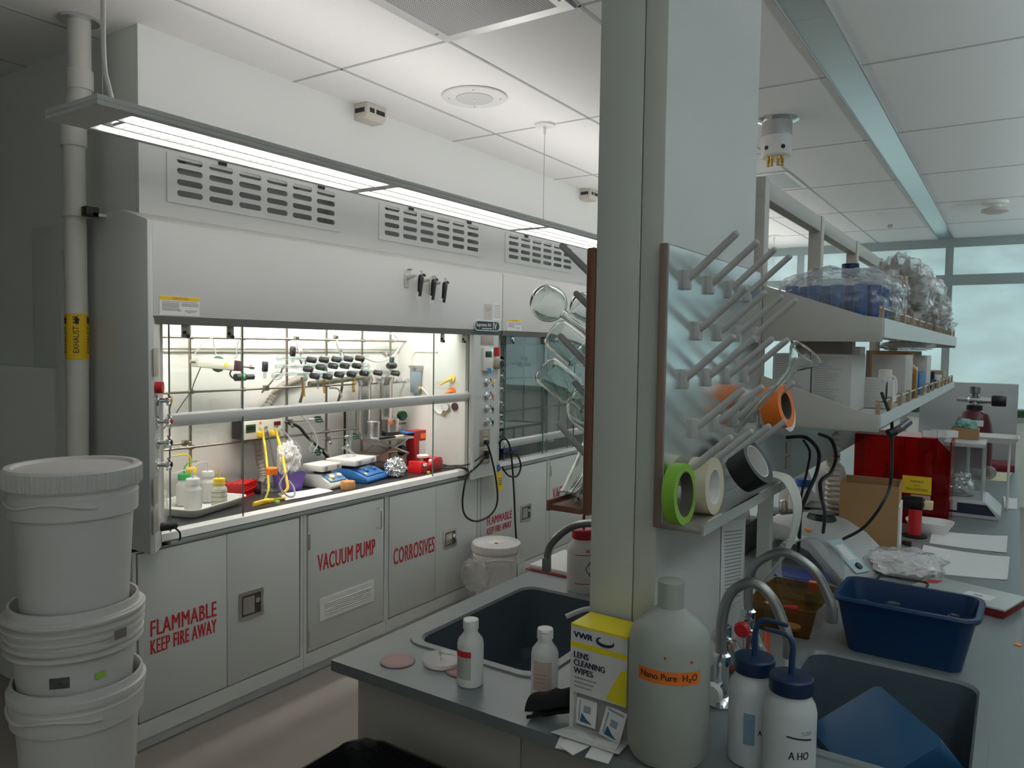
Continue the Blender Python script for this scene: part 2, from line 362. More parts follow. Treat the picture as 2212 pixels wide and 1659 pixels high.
# supply diffuser with a perforated face
def perforated():
    mt = bpy.data.materials.new('perforated sheet'); mt.use_nodes = True; n = mt.node_tree; b = n.nodes['Principled BSDF']
    tc = n.nodes.new('ShaderNodeTexCoord'); vo = n.nodes.new('ShaderNodeTexVoronoi'); vo.inputs['Scale'].default_value = 95; vo.inputs['Randomness'].default_value = 0
    cr = n.nodes.new('ShaderNodeValToRGB'); cr.color_ramp.elements[0].color = (.06, .06, .06, 1); cr.color_ramp.elements[1].color = (.52, .52, .52, 1)
    cr.color_ramp.elements[0].position = .30; cr.color_ramp.elements[1].position = .42
    n.links.new(tc.outputs['Object'], vo.inputs['Vector']); n.links.new(vo.outputs['Distance'], cr.inputs[0]); n.links.new(cr.outputs[0], b.inputs['Base Color'])
    b.inputs['Metallic'].default_value = .3; b.inputs['Roughness'].default_value = .5; return mt
t = thing('ceiling_diffuser', 'perforated metal ceiling air diffuser with a shiny frame', 'air vent', (-1.76, 1.96, CZ))
fx0, fx1, fy0, fy1 = -2.074, -1.450, 1.33, 2.588
holed(rect(fx0, fy0, fx1, fy1), [rect(fx0+.05, fy0+.05, fx1-.05, fy1-.05)], .012, 'frame', mat('diffuser frame', (.72, .72, .71), .3, .6), t, (0, 0, CZ-.012+.012), X_, Y_)
MB().box(fx0+.05, fx1-.05, fy0+.05, fy1-.05, CZ-.012, CZ-.004).build('perforated_face', perforated(), t, w=True, sm=False)
for (sx, sy) in ((fx0+.02, fy1-.09), (fx1-.02, fy1-.09)):
    MB().cyl((sx, sy, CZ-.016), (sx, sy, CZ), .006).build('screw', STAIN, t, w=True)
p = at(1025, 208, z=CZ)
t = thing('ceiling_speaker', 'round white loudspeaker grille flush in the ceiling tile', 'speaker', p)
MB().lathe([(.165, 0), (.172, -.004), (.168, -.010), (.1, -.012)], n=40).build('rim', mat('speaker rim', (.74, .74, .73), .5), t)
MB().lathe([(.098, -.0119), (.096, -.016), (.05, -.018)], n=36).build('grille', mat('speaker grille', (.58, .58, .57), .6), t)
MB().lathe([(.008, -.017), (.008, -.021)], n=12).build('badge', WHITEP, t)
for a in (.6, 2.2, 3.7, 5.3):
    MB().cyl((.135*math.cos(a), .135*math.sin(a), -.014), (.135*math.cos(a), .135*math.sin(a), -.005), .005, n=8).build('screw', STAIN, t)
p = at(1679, 258, z=CZ)
t = thing('service_drop', 'ceiling gas service drop with white block and brass barbs', 'gas outlet', p)
MB().lathe([(.115, 0), (.118, -.006), (.075, -.02)], n=32).build('escutcheon', CHROME, t)
MB().lathe([(.082, -.01), (.082, -.105)], n=32).build('sleeve', mat('galvanised', (.55, .55, .56), .35, .9), t)
MB().lathe([(.084, -.10), (.084, -.205), (.075, -.213)], n=32).build('outlet_block', WHITEP, t)
for a in (4.3, 5.4):
    q = Vector((math.cos(a), math.sin(a), 0)); MB().cyl(q*.082+Vector((0, 0, -.17)), q*.0865+Vector((0, 0, -.17)), .012).build('port', BLACK, t)
for a in (4.0, 4.5, 5.2, 5.7):
    q = Vector((.05*math.cos(a), .05*math.sin(a), 0))
    MB().lathe([(.011, -.213), (.011, -.232), (.008, -.234), (.010, -.25), (.007, -.252), (.009, -.268), (.005, -.27)], (q.x, q.y, 0), 12).build('hose_barb', BRASS, t)
p = at(2150, 436, z=CZ)
t = thing('smoke_detector', 'round smoke detector hanging from the far ceiling', 'smoke detector', p)
MB().lathe([(.10, 0), (.10, -.02), (.05, -.03), (.05, -.05)]).build('base', WHITEP, t)
MB().lathe([(.05, -.05), (.10, -.06), (.105, -.085), (.06, -.10)]).build('head', mat('detector head', (.55, .5, .47), .5), t)
p = at(1903, 462, z=CZ); t = thing('sprinkler', 'small flat sprinkler cover in the far ceiling', 'sprinkler', p)
MB().lathe([(.07, 0), (.07, -.006), (.03, -.02)]).build('cover', WHITEP, t)
p = at(1923, 485, z=CZ); tag(MB().lathe([(.02, 0), (.025, -.03), (.01, -.04)], p).build('ceiling_hook', STAIN), 'tiny ceiling stud between sprinkler cover and windows', 'stud')
q = at(1743, 402, z=CZ); t = thing('ceiling_vent', 'square white ceiling vent above the shelving posts', 'air vent', (q.x-.3, q.y-.32, CZ))
holed(rect(q.x-.60, q.y-.62, q.x, q.y), [rect(q.x-.57, q.y-.59, q.x-.03, q.y-.03)], .01, 'frame', WHITEP, t, (0, 0, CZ), X_, Y_)
MB().box(q.x-.57, q.x-.03, q.y-.59, q.y-.03, CZ-.004, CZ).build('panel', mat('vent panel', (.5, .55, .57), .5), t, w=True, sm=False)
# occupancy sensors on the soffit
for i, (u, v_, s) in enumerate(((800, 237, 1), (1273, 416, 1))):
    p = at(u, v_, x=-3.0); p.z = CZ
    t = thing('sensor_box', ['slotted cream sensor box under the ceiling over the vented grilles', 'slotted cream sensor box farther along beside the wall chase'][i], 'sensor', p)
    MB().prism([(-.065, 0), (.05, 0), (.05, -.055), (.03, -.085), (-.065, -.085)], 'y', -.075, .075).build('housing', mat('cream plastic', (.62, .57, .52), .5), t, bevel=.006)
    MB().box(.049, .0515, -.055, -.02, -.05, -.026).box(.049, .0515, -.005, .06, -.05, -.026).build('slot', BLACK, t)
    MB().box(-.04, .03, -.0765, -.074, -.05, -.026).build('slot', BLACK, t)
# ---------------------------------------------------------------- suspended light over the hood fronts
LX0, LX1, LZ0, LZ1 = -2.50, -2.20, 2.378, 2.408
t = thing('suspended_light', 'long suspended fluorescent fixture in front of the fume hoods', 'light fixture', (-2.35, 5, 2.41))
ALU = mat('light grey enamel', (.74, .75, .74), .4)
MB().box(LX0, LX1, 1.17, 9.9, LZ0+.014, LZ1).box(LX0, LX0+.028, 1.17, 9.9, LZ0, LZ0+.0139).box(LX1-.032, LX1, 1.17, 9.9, LZ0, LZ0+.0139).build('housing', ALU, t, w=True, bevel=.002)
ys = [1.29]+[1.17+1.268*k for k in range(1, 7)]+[9.8]
def emis(name, col, k): return mat(name, col, .5, emit=k)
LAMP = emis('lamp diffuser', (1, .97, .93), 5.2); LAMP2 = emis('lamp louver glow', (1, .98, .95), 2.6); UPL = emis('uplight slot', (1, .97, .93), 5.6)
MB().box(LX0+.0281, LX1-.0321, 1.171, 1.29, LZ0+.0005, LZ0+.0135).build('end_plate', ALU, t, w=True)
for a, b in zip(ys, ys[1:]):
    a += .03; b -= .03
    MB().box(-2.305, -2.232, a, b, LZ0+.003, LZ0+.013).build('diffuser', LAMP, t, w=True, sm=False)
    MB().box(-2.472, -2.405, a, b, LZ0+.003, LZ0+.013).build('diffuser', LAMP, t, w=True, sm=False)
    MB().box(-2.392, -2.318, a, b, LZ0+.010, LZ0+.013).build('lamp_tube_cover', LAMP2, t, w=True, sm=False)
    lv = MB()
    for k in range(int((b-a)/.03)): lv.box(-2.392, -2.318, a+.03*k, a+.03*k+.0015, LZ0+.001, LZ0+.010)
    lv.build('louver', SILL, t, w=True, sm=False)
    MB().box(LX0+.0281, LX1-.0321, b, b+.06, LZ0+.0005, LZ0+.0135).build('joint_plate', ALU, t, w=True, sm=False)
    MB().box(LX0+.08, LX1-.08, a, b, LZ1, LZ1+.004).build('uplight', UPL, t, w=True, sm=False)
MB().box(-2.402, -2.393, 1.29, 9.8, LZ0-.001, LZ0+.0135).box(-2.316, -2.307, 1.29, 9.8, LZ0-.001, LZ0+.0135).build('divider_rail', ALU, t, w=True, sm=False)
t = thing('suspended_light', 'unseen suspended fill light row added over the other aisle', 'light fixture', (1.1, 4, 2.41))  # unseen uplight row added as cool fill for ceiling and benches
MB().box(.95, 1.25, -1.5, 9.6, 2.378, LZ1).build('housing', ALU, t, w=True, bevel=.003)
MB().box(1.0, 1.2, -1.4, 9.5, LZ1, LZ1+.004).build('uplight', emis('cool fill uplight', (.82, .97, 1), 11.5), t, w=True, sm=False)
for y in (-1, 4, 9): MB().cyl((1.1, y, LZ1), (1.1, y, CZ), .0025, n=6).build('hanger', STAIN, t, w=True)
for y in (3.853, 6.39, 8.9):
    t2 = thing('suspension_cable', {3.853: 'thin steel cable holding up the light near the round speaker', 6.39: 'thin steel cable holding up the light past the wall chase', 8.9: 'thin steel cable holding up the far end of the light'}[y], 'cable', (-2.35, y, LZ1))
    MB().cyl((0, 0, 0), (0, 0, CZ-LZ1-.02), .0022, n=6).build('wire', STAIN, t2)
    MB().lathe([(.008, 0), (.008, .04), (.004, .05)]).build('gripper', STAIN, t2)
    MB().lathe([(.007, CZ-LZ1-.06), (.009, CZ-LZ1-.015), (.06, CZ-LZ1-.012), (.062, CZ-LZ1)]).build('canopy', WHITEP, t2)
pc = at(225, 205, x=-2.33)
t2 = thing('electric_cable', 'white power cord and thin cable dropping to the corner end of the light', 'cord', (-2.34, pc.y, LZ1))
MB().tube([(.012, 0, CZ-LZ1), (.012, 0, .4), (.012, 0, .15), (.014, .012, .07), (.016, .03, 0.0)], .007, sm=6).build('cord', WHITEP, t2)
MB().cyl((0, 0, 0), (0, 0, CZ-LZ1), .0022, n=6).build('wire', STAIN, t2)
# ---------------------------------------------------------------- exhaust pipe in the corner
t = thing('exhaust_pipe', 'white vertical exhaust pipe with yellow flow marker beside the hood', 'pipe', (-3.27, 1.643, 0))
PVC = mat('white pvc', (.70, .69, .65), .45)
MB().tube([(-3.305, 1.643, 0), (-3.27, 1.643, 1.6), (-3.275, 1.643, 2.55), (-3.275, 1.643, 2.60), (-3.262, 1.643, 2.635), (-3.236, 1.643, 2.685), (-3.219, 1.643, 2.72), (-3.218, 1.643, 2.76), (-3.218, 1.643, CZ)], .043, 20).build('pipe', PVC, t, w=True)
MB().cyl((-3.276, 1.643, 2.50), (-3.277, 1.643, 2.585), .051, n=20).build('coupling', PVC, t, w=True, bevel=.003)
MB().cyl((-3.218, 1.643, 2.72), (-3.218, 1.643, 2.80), .050, n=20).build('coupling', PVC, t, w=True, bevel=.003)
MB().cyl((-3.218, 1.643, CZ-.012), (-3.218, 1.643, CZ), .075, n=28).build('escutcheon', CHROME, t, w=True)
z0, z1 = at(175, 777, y=1.62).z, at(175, 677, y=1.62).z
ym = MB().cyl((-3.27, 1.643, z0), (-3.27, 1.643, z1), .0445, n=24).build('flow_marker', mat('marker yellow', (.90, .58, .02), .5), t, w=True)
d = Vector((.75, -.66, 0)).normalized(); 
def wrap_text(s, ang, zc, hgt, wid):
    n = Vector((math.cos(ang), math.sin(ang), 0)); tx = n.cross(Z_)*-1
    return txt(s, 'lettering', INK, ym, Vector((-3.27, 1.643, zc))+n*.0455, Z_, -tx, width=wid, height=hgt)
va = math.atan2(-1.643, 3.27)
wrap_text('EXHAUST AIR', va-.08, z0+.105, .022, .155); wrap_text('EXHAUST AIR', va-1.15, z0+.105, .018, .155); wrap_text('EXHAUST AIR', va+1.1, z0+.105, .018, .155)
for da in (-1.1, 0, 1.1):
    n = Vector((math.cos(va+da), math.sin(va+da), 0)); tx = Z_.cross(n); o = Vector((-3.27, 1.643, z1-.027))+n*.0457
    MB().poly([o+tx*a+Z_*b for a, b in ((-.013, 0), (0, .014), (.013, 0), (.007, 0), (.007, -.014), (-.007, -.014), (-.007, 0))]).build('arrow', INK, ym, w=True, sm=False)
zc = at(190, 457, y=1.643).z
MB().cyl((-3.27, 1.643, zc-.016), (-3.27, 1.643, zc+.016), .048, n=20).box(-3.29, -3.16, 1.66, 1.715, zc-.014, zc-.002).build('clamp', PVC, t, w=True)
MB().box(-3.20, -3.16, 1.63, 1.685, zc-.018, zc+.022).build('clamp_bolt', BLACK, t, w=True, bevel=.004)
# ---------------------------------------------------------------- fume hoods
HX = -2.95
def fp(u, v, x=HX): return at(u, v, x=x)
PANEL = mat('hood panel enamel', (.72, .72, .71), .4, var=.02, scale=5)
LIP = mat('hood lip enamel', (.22, .22, .22), .5)
SASH = clear('sash glass', (.97, .985, .98), ior=1.5)
EDGE = mat('glass edge', (.12, .20, .19), .2)
FRAME = mat('sash enamel', (.86, .86, .85), .35)
def hood(name, label, y0, y1, sash_z, lit, panes):
    t = thing(name, label, 'fume hood', (-3.2, (y0+y1)/2, .86))
    MB().prism([(-2.87, 1.808), (-2.87, 2.184), (-2.88, 2.190), (-3.048, 2.238), (-3.048, 1.808)], 'y', y0+(.018 if lit else 0), y1-.006).build('upper_panel', PANEL, t, w=True, bevel=.002)
    MB().prism([(-2.872, 1.808), (-2.885, 1.776), (-2.93, 1.776), (-2.93, 1.808)], 'y', y0+.01, y1-.006).build('lower_lip', LIP, t, w=True)
    MB().box(-3.60, -3.56, y0, y1, .86, 2.1).build('back_liner', LINER, t, w=True, sm=False)
    MB().box(-3.57, -3.545, y0+.12, y1-.26, 1.655, 1.665).box(-3.57, -3.552, y0+.12, y1-.26, 1.672, 2.05).build('baffle', LINER, t, w=True, sm=False)
    MB().box(-3.60, -2.93, y0, y1, 2.1, 2.12).build('top_liner', LINER, t, w=True, sm=False)
    MB().box(-3.60, -2.97, y1-.27, y1-.25, .86, 2.1).build('side_liner', LINER, t, w=True, sm=False)
    MB().box(-3.60, -2.97, y0+.10, y0+.12, .86, 2.1).build('side_liner', LINER, t, w=True, sm=False)
    MB().box(-3.56, -3.0055, y0+.12, y1-.25, .862, .898).build('worktop', DARKTOP, t, w=True, sm=False)
    MB().prism([(-3.005, .903), (-2.965, .905), (-2.945, .900), (-2.936, .872), (-2.96, .862), (-3.005, .862)], 'y', y0+.09, y1-.24).build('sill', SILL, t, w=True)
    # posts
    ra = [(-3.60, y1-.25), (-2.97, y1-.25), (-2.95, y1-.262), (-2.90, y1-.30), (-2.885, y1-.295), (-2.885, y1-.02), (-2.90, y1), (-3.60, y1)]
    MB().prism(ra, 'z', .845, 1.80).build('post', STEEL, t, w=True)
    MB().box(-3.60, -2.955, y0+(.14 if lit else .01), y1-.25, .846, .862).build('apron', STEEL, t, w=True, sm=False)
    # sash
    a, b = y0+.135, y1-.262
    MB().prism([(-2.965, sash_z+.065), (-2.945, sash_z+.065), (-2.938, sash_z+.058), (-2.938, sash_z+.036), (-2.955, sash_z+.008), (-2.966, sash_z+.008)], 'y', a, b).build('sash_rail', FRAME, t, w=True)
    MB().box(-2.962, -2.956, a, b, sash_z+.06, 1.81).build('sash_glass', SASH, t, w=True, sm=False)
    MB().box(-2.97, -2.925, b-.005, b+.02, sash_z+.01, sash_z+.075).build('sash_bracket', STEEL, t, w=True, bevel=.004)
    for (pa, pb, x) in panes:
        o = MB().box(x-.003, x+.003, pa, pb, .905, 1.80).build('sliding_pane', SASH, t, w=True, sm=False)
        MB().box(x-.004, x+.004, pa-.003, pa, .905, 1.80).build('pane_edge', EDGE, o, w=True, sm=False); MB().box(x-.004, x+.004, pb, pb+.003, .905, 1.80).build('pane_edge', EDGE, o, w=True, sm=False)
        for y in (pa+.07, pb-.07):
            c = MB().box(x+.003, x+.012, y-.018, y+.018, 1.725, 1.79).build('pane_hanger', CHROME if not lit else STAIN, o, w=True, bevel=.002)
            for dy, dz in ((-.008, -.005), (.009, -.02)):
                MB().cyl((x+.004, y+dy, 1.75+dz), (x+.016, y+dy, 1.75+dz), .008, n=10).build('roller', BLACK, o, w=True)
    if lit:
        MB().box(-3.15, -3.06, y0+.2, y1-.35, 2.080, 2.095).build('interior_lamp', emis('hood lamp', (1, .96, .90), 34), t, w=True, sm=False)
    else:
        MB().box(-3.16, -3.08, y0+.25, y1-.4, 2.085, 2.1).build('interior_lamp', WHITEP, t, w=True, sm=False)
    return t
HA = hood('fume_hood', 'lit white fume hood with glassware and an open sash', 1.72, 4.205, 1.338, True, [(1.853, 2.212, -2.945), (3.582, 3.935, -2.945)])
HB = hood('fume_hood', 'unlit fume hood with closed sash beyond the control post', 4.211, 6.70, .985, False, [(4.36, 4.93, -2.945), (4.85, 5.32, -2.93), (5.25, 5.80, -2.945), (5.75, 6.40, -2.93)])
MB().prism([(-3.33, 1.737), (-2.868, 1.737), (-2.945, 1.812), (-3.0, 1.84), (-3.35, 1.84)], 'z', .85, 1.80).build('post', STEEL, HA, w=True)
MB().prism([(-3.34, .85), (-2.868, .85), (-2.868, 2.184), (-2.88, 2.190), (-3.048, 2.238), (-3.34, 2.238)], 'y', 1.715, 1.737).build('end_panel', STEEL, HA, w=True, bevel=.002)
# grilles in the soffit
gl = ['slotted vent grille on the soffit directly above the hazard notice', 'slotted vent grille on the soffit above the row of pipettes', 'slotted vent grille on the soffit above the unlit hood', 'slotted vent grille on the soffit partly behind the peg board']
for (a, b), lb in zip(GR, gl):
    t = thing('vent_grille', lb, 'vent', (-3.05, (a+b)/2, GZ[0]), group='soffit grilles')
    holes = [slot(a+.108+.1572*c, GZ[0]+.044+.0475*r, .125, .026) for c in range(6) for r in range(4)]
    holed(rect(a, GZ[0], b, GZ[1]), holes, .004, 'face_plate', bpy.data.materials['soffit paint'], t, (-3.045, 0, 0), Y_, Z_)
    MB().prism([(-3.072, GZ[1]-.005), (-3.10, GZ[1]-.005), (-3.19, GZ[0]+.01), (-3.072, GZ[0]+.01), (-3.072, GZ[0]+.012), (-3.18, GZ[0]+.014), (-3.092, GZ[1]-.012)], 'y', a+.021, b-.021).box(-3.19, -3.072, a+.019, a+.021, GZ[0]+.005, GZ[1]-.005).box(-3.19, -3.072, b-.021, b-.019, GZ[0]+.005, GZ[1]-.005).build('deflector', STEEL, t, w=True)
    for y in (a+.27, b-.14):
        MB().box(-3.045, -3.038, y-.02, y+.02, GZ[1]-.004, GZ[1]+.014).build('clip', BLACK, t, w=True)
    for y in (a+.09, b-.28): MB().box(-3.085, -3.075, y-.012, y+.016, GZ[1]-.04, GZ[1]-.02).build('spring_tab', mat('rust', (.10, .03, .02), .6), t, w=True)
# base cabinets
DZ0, DZ1 = .132, .836
def latch(door, u0, u1, v0, v1):
    c = (fp(u0, (v0+v1)/2)+fp(u1, (v0+v1)/2))/2; wy = (fp(u1, (v0+v1)/2).y-fp(u0, (v0+v1)/2).y); hz = fp((u0+u1)/2, v0).z-fp((u0+u1)/2, v1).z
    l = MB(); 
    holed([(p.x, p.y) for p in rrect(c.y, c.z, wy, hz, .012, 0)], [[(p.x, p.y) for p in rrect(c.y, c.z, wy*.78, hz*.74, .006, 0)]], .005, 'latch_frame', STAIN, door, (HX+.005, 0, 0), Y_, Z_)
    MB().box(HX, HX+.0012, c.y-wy*.4, c.y+wy*.4, c.z-hz*.38, c.z+hz*.38).build('latch_recess', mat('recess', (.13, .12, .11), .4, .8), door, w=True, sm=False)
    MB().box(HX+.001, HX+.007, c.y-wy*.35, c.y+wy*.12, c.z-hz*.30, c.z+hz*.30).build('latch_paddle', STAIN, door, w=True, bevel=.002)
    MB().cyl((HX+.001, c.y+wy*.25, c.z+hz*.1), (HX+.008, c.y+wy*.25, c.z+hz*.1), hz*.1, n=12).build('lock_cylinder', CHROME, door, w=True)
def lettering(s, door, u0, u1, v0, v1):
    """v0, v1: top and bottom of the word at its middle"""
    um = (u0+u1)/2; vm = (v0+v1)/2; k = fp(um, vm); a, b = fp(u0, vm), fp(u1, vm)
    txt(s, 'lettering', REDINK, door, (HX+.0012, (a.y+b.y)/2, k.z), Y_, Z_, width=b.y-a.y, height=fp(um, v0).z-fp(um, v1).z, thick=.0014, spacing=1.08)
def cabinet(name, label, y0, y1, doors):
    t = thing(name, label, 'cabinet', (-3.3, (y0+y1)/2, 0))
    MB().box(-3.6, HX-.022, y0+.002, y1-.002, .05, .842).build('carcass', GAP, t, w=True, sm=False)
    holed(rect(y0, .055, y1, .844), [rect(doors[0][0]-.009, DZ0-.006, doors[-1][1]+.009, DZ1+.006)], .022, 'face_frame', STEEL, t, (HX-.001, 0, 0), Y_, Z_)
    MB().box(-3.5, HX-.03, y0, y1, 0, .055).build('plinth', STEEL, t, w=True, sm=False)
    if y0 < 1.8: MB().box(-3.6, HX, y0-.012, y0, 0, .844).build('side_panel', STEEL, t, w=True, sm=False)
    return t, [MB().box(HX-.021, HX, a, b, DZ0, DZ1).build('door', STEEL, t, w=True, bevel=.0015) for a, b in doors]
def hinge(d, y, z): MB().box(HX-.001, HX+.004, y-.006, y+.006, z-.04, z+.04).build('hinge', STAIN, d, w=True, bevel=.001)
ca, (d1, d2) = cabinet('base_cabinet', 'flammables base cabinet under the hood beside the white bucket tower', 1.70, 2.575, [(1.712, 2.128), (2.132, 2.548)])
lettering('FLAMMABLE', d1, 325, 467, 1320, 1353); lettering('KEEP FIRE AWAY', d1, 325, 467, 1360, 1390); latch(d2, 515, 568, 1275, 1335)
cb, (d1,) = cabinet('base_cabinet', 'vacuum pump base cabinet with louvered vent in its door', 2.577, 3.180, [(2.605, 3.157)])
lettering('VACUUM PUMP', d1, 686, 810, 1181, 1216)
MB().tube([(HX, 3.10, .79), (HX+.03, 3.10, .79), (HX+.034, 3.10, .78), (HX+.034, 3.10, .69), (HX+.03, 3.10, .68), (HX, 3.10, .68)], .005).build('pull_handle', CHROME, d1, w=True)
hinge(d1, 2.612, .70); hinge(d1, 2.612, .20)
a, b = fp(690, 1310), fp(806, 1280); zc = (fp(748, 1275).z+fp(748, 1318).z)/2
holed(rect(a.y, zc-.058, b.y, zc+.058), [rect(a.y+.035, zc-.03, b.y-.02, zc+.03)], .006, 'vent_frame', SILL, d1, (HX+.006, 0, 0), Y_, Z_)
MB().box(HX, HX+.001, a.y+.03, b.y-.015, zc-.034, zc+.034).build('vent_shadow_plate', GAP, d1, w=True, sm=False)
lv = MB()
for k in range(6): lv.prism([(HX+.001, zc-.027+.0105*k), (HX+.008, zc-.0305+.0105*k), (HX+.009, zc-.0285+.0105*k), (HX+.002, zc-.0235+.0105*k)], 'y', a.y+.034, b.y-.019)
lv.build('vent_louvers', SILL, d1, w=True, sm=False)
cc, (d1, d2) = cabinet('base_cabinet', 'corrosives base cabinet under the lit hood with the hanging cord', 3.182, 4.076, [(3.205, 3.62), (3.624, 4.052)])
lettering('CORROSIVES', d1, 850, 938, 1172, 1206); latch(d2, 957, 986, 1143, 1182)
ce, (d1, d2) = cabinet('base_cabinet', 'flammables base cabinet under the unlit hood', 4.078, 4.985, [(4.10, 4.52), (4.524, 4.95)])
lettering('FLAMMABLE', d1, 1052, 1105, 1110, 1127); lettering('KEEP FIRE AWAY', d1, 1052, 1104, 1133, 1147); latch(d2, 1124, 1147, 1090, 1125)
cf, (d1,) = cabinet('base_cabinet', 'vacuum pump base cabinet under the unlit hood half hidden by the peg board', 4.987, 5.59, [(5.0, 5.56)])
lettering('VACUUM PUMP', d1, 1194, 1260, 1045, 1072); hinge(d1, 5.01, .75); hinge(d1, 5.01, .2)
cg, (d1, d2) = cabinet('base_cabinet', 'base cabinet at the far end of the hood row', 5.592, 6.70, [(5.61, 6.13), (6.134, 6.68)])
# ---------------------------------------------------------------- fittings on the posts
def plate(parent, o, r, u, w, h, m_, name, th=.006):
    o, r, u = Vector(o), Vector(r).normalized(), Vector(u).normalized(); n = r.cross(u)
    M = Matrix((( *r, 0), (*u, 0), (*n, 0), (0, 0, 0, 1))).transposed(); M.translation = o
    return MB(M).box(-w/2, w/2, -h/2, h/2, 0, th).build(name, m_, parent, w=True, bevel=.001), M
def valve(parent, o, r, cap, name='gas_valve'):
    """chrome four-lobed handle on a short stem, index button in the middle"""
    o, r = Vector(o), Vector(r).normalized(); n = r.cross(Z_)
    M = Matrix(((*r, 0), (*Z_, 0), (*n, 0), (0, 0, 0, 1))).transposed(); M.translation = o
    b = MB(M).lathe([(.026, 0), (.026, .006), (.012, .010), (.010, .03), (.013, .034), (.016, .045), (.014, .052)], n=16).build(name, CHROME, parent, w=True)
    h = MB(M)
    for k in range(4):
        a = .5+k*math.pi/2; h.tube([(0, 0, .047), (.018*math.cos(a), .018*math.sin(a), .048), (.034*math.cos(a), .034*math.sin(a), .044)], lambda s: .0065-.002*s, 8)
    h.build('valve_handle', CHROME, b, w=True)
    MB(M).lathe([(.0115, .050), (.0115, .056), (.008, .058)], n=14).build('index_button', cap, b, w=True)
MAROON = mat('maroon plastic', (.10, .015, .015), .4); BEIGE = mat('beige metal', (.42, .38, .33), .4)
PX = -2.885
for (v_, c) in ((826, YELLOW), (855, ORANGE), (883, MAROON), (911, DGREEN)):
    valve(HA, at(1050, v_, x=PX), Y_, c)
n_l = Vector((.707, .707, 0)); r_l = Vector((-.707, .707, 0))
def lp(u, v):   # point on the chamfered face of the near post
    d = ray(u, v); o = Vector((0, 0, HC)); q = Vector((-2.906, 1.7735, 0)); n = Vector((.707, .707, 0))
    return o + d*((q-o).dot(n)/d.dot(n))
for (v_, c) in ((865, YELLOW), (910, RED), (956, BLACK), (1004, BLACK)):
    p = lp(340, v_); valve(HA, p, r_l, c)
for v0, v1 in ((752, 812), (1032, 1090), (1100, 1152)):
    p = (lp(335, v0)+lp(335, v1))/2; plate(HA, p, r_l, Z_, .07, lp(335, v0).z-lp(335, v1).z, BEIGE, 'outlet_plate', .004)
p = lp(336, 833); MB().cyl(p+Vector((0, 0, -.008)), p+Vector((.02, .02, -.008)), .024).build('alarm_button', RED, HA, w=True)
p = lp(338, 885); plate(HA, p+Vector((.01, .01, 0)), r_l, Z_, .05, .07, mat('grey tag', (.45, .46, .5), .5), 'valve_tag', .002)
tp = at(1052, 735, x=PX); plate(HA, tp, Y_, Z_, .14, .06, BEIGE, 'blank_plate', .004)
mp_ = at(1051, 776, x=PX); plate(HA, mp_, Y_, Z_, .10, .15, WHITEP, 'airflow_monitor', .02)
plate(HA, at(1050, 765, x=PX)+Vector((.02, 0, 0)), Y_, Z_, .07, .038, mat('lcd', (.03, .05, .03), .2), 'monitor_screen', .002)
q = at(1058, 757, x=PX)+Vector((.02, 0, 0)); MB().ball(q, .006, 2).build('status_light', emis('green led', (.1, 1, .4), 2.), HA, w=True)
plate(HA, at(1051, 800, x=PX)+Vector((.02, 0, 0)), Y_, Z_, .045, .03, mat('tape blue', (.05, .30, .62), .6), 'blue_tape', .002)
q = at(1069, 760, x=PX); MB().box(PX, PX+.035, q.y-.012, q.y+.012, q.z-.03, q.z+.03).build('alarm_switch', RED, HA, w=True, bevel=.006)
q = at(1071, 786, x=PX); MB().along(q, q+Vector((.05, 0, 0)), [(0, .034), (.7, .034), (1, .030)], 20).build('knob_ring', BEIGE, HA, w=True); MB().along(q+Vector((.0505, 0, 0)), q+Vector((.053, 0, 0)), [(0, .026), (1, .024)], 20).build('dial_face', BLACK, HA, w=True)
outl = []
for (v0, v1) in ((927, 962), (967, 1002)):
    c = (at(1047, v0, x=PX)+at(1047, v1, x=PX))/2; h = at(1047, v0, x=PX).z-at(1047, v1, x=PX).z
    o, _ = plate(HA, c, Y_, Z_, .115, h, BEIGE, 'outlet_plate', .004)
    for dz in (h*.22, -h*.22):
        r_, _ = plate(o, c+Vector((.004, 0, dz)), Y_, Z_, .045, h*.33, mat('receptacle', (.66, .58, .42), .5), 'receptacle', .003)
        for dy in (-.008, .008): plate(o, c+Vector((.007, dy, dz+.004)), Y_, Z_, .003, .012, BLACK, 'socket_slot', .0006)
    outl.append(c)
# clean the near-post plug
p = lp(348, 1138); t = thing('power_plug', 'black plug in the near post outlet above the sill', 'plug', p)
MB().tube([p-n_l*.005, p+n_l*.03, p+n_l*.055+r_l*.02], lambda s: .019-.006*s, 10).build('plug_body', RUB, t, w=True)
e = at(378, 1140, x=-2.90); MB().tube([p+n_l*.05+r_l*.015, e+Vector((0, 0, 0.0)), at(388, 1150, x=-2.9), at(389, 1163, x=-2.9), at(386, 1168, x=-2.9)], .004, sm=5).build('cord', RUB, t, w=True)
# B-side chrome valves just past the post
for k, v_ in enumerate((812, 840, 870, 897, 911)):
    p = at(1092, v_, x=-2.99); valve(HB, (p.x, 4.333, p.z), (-1, 0.0, 0), CHROME)
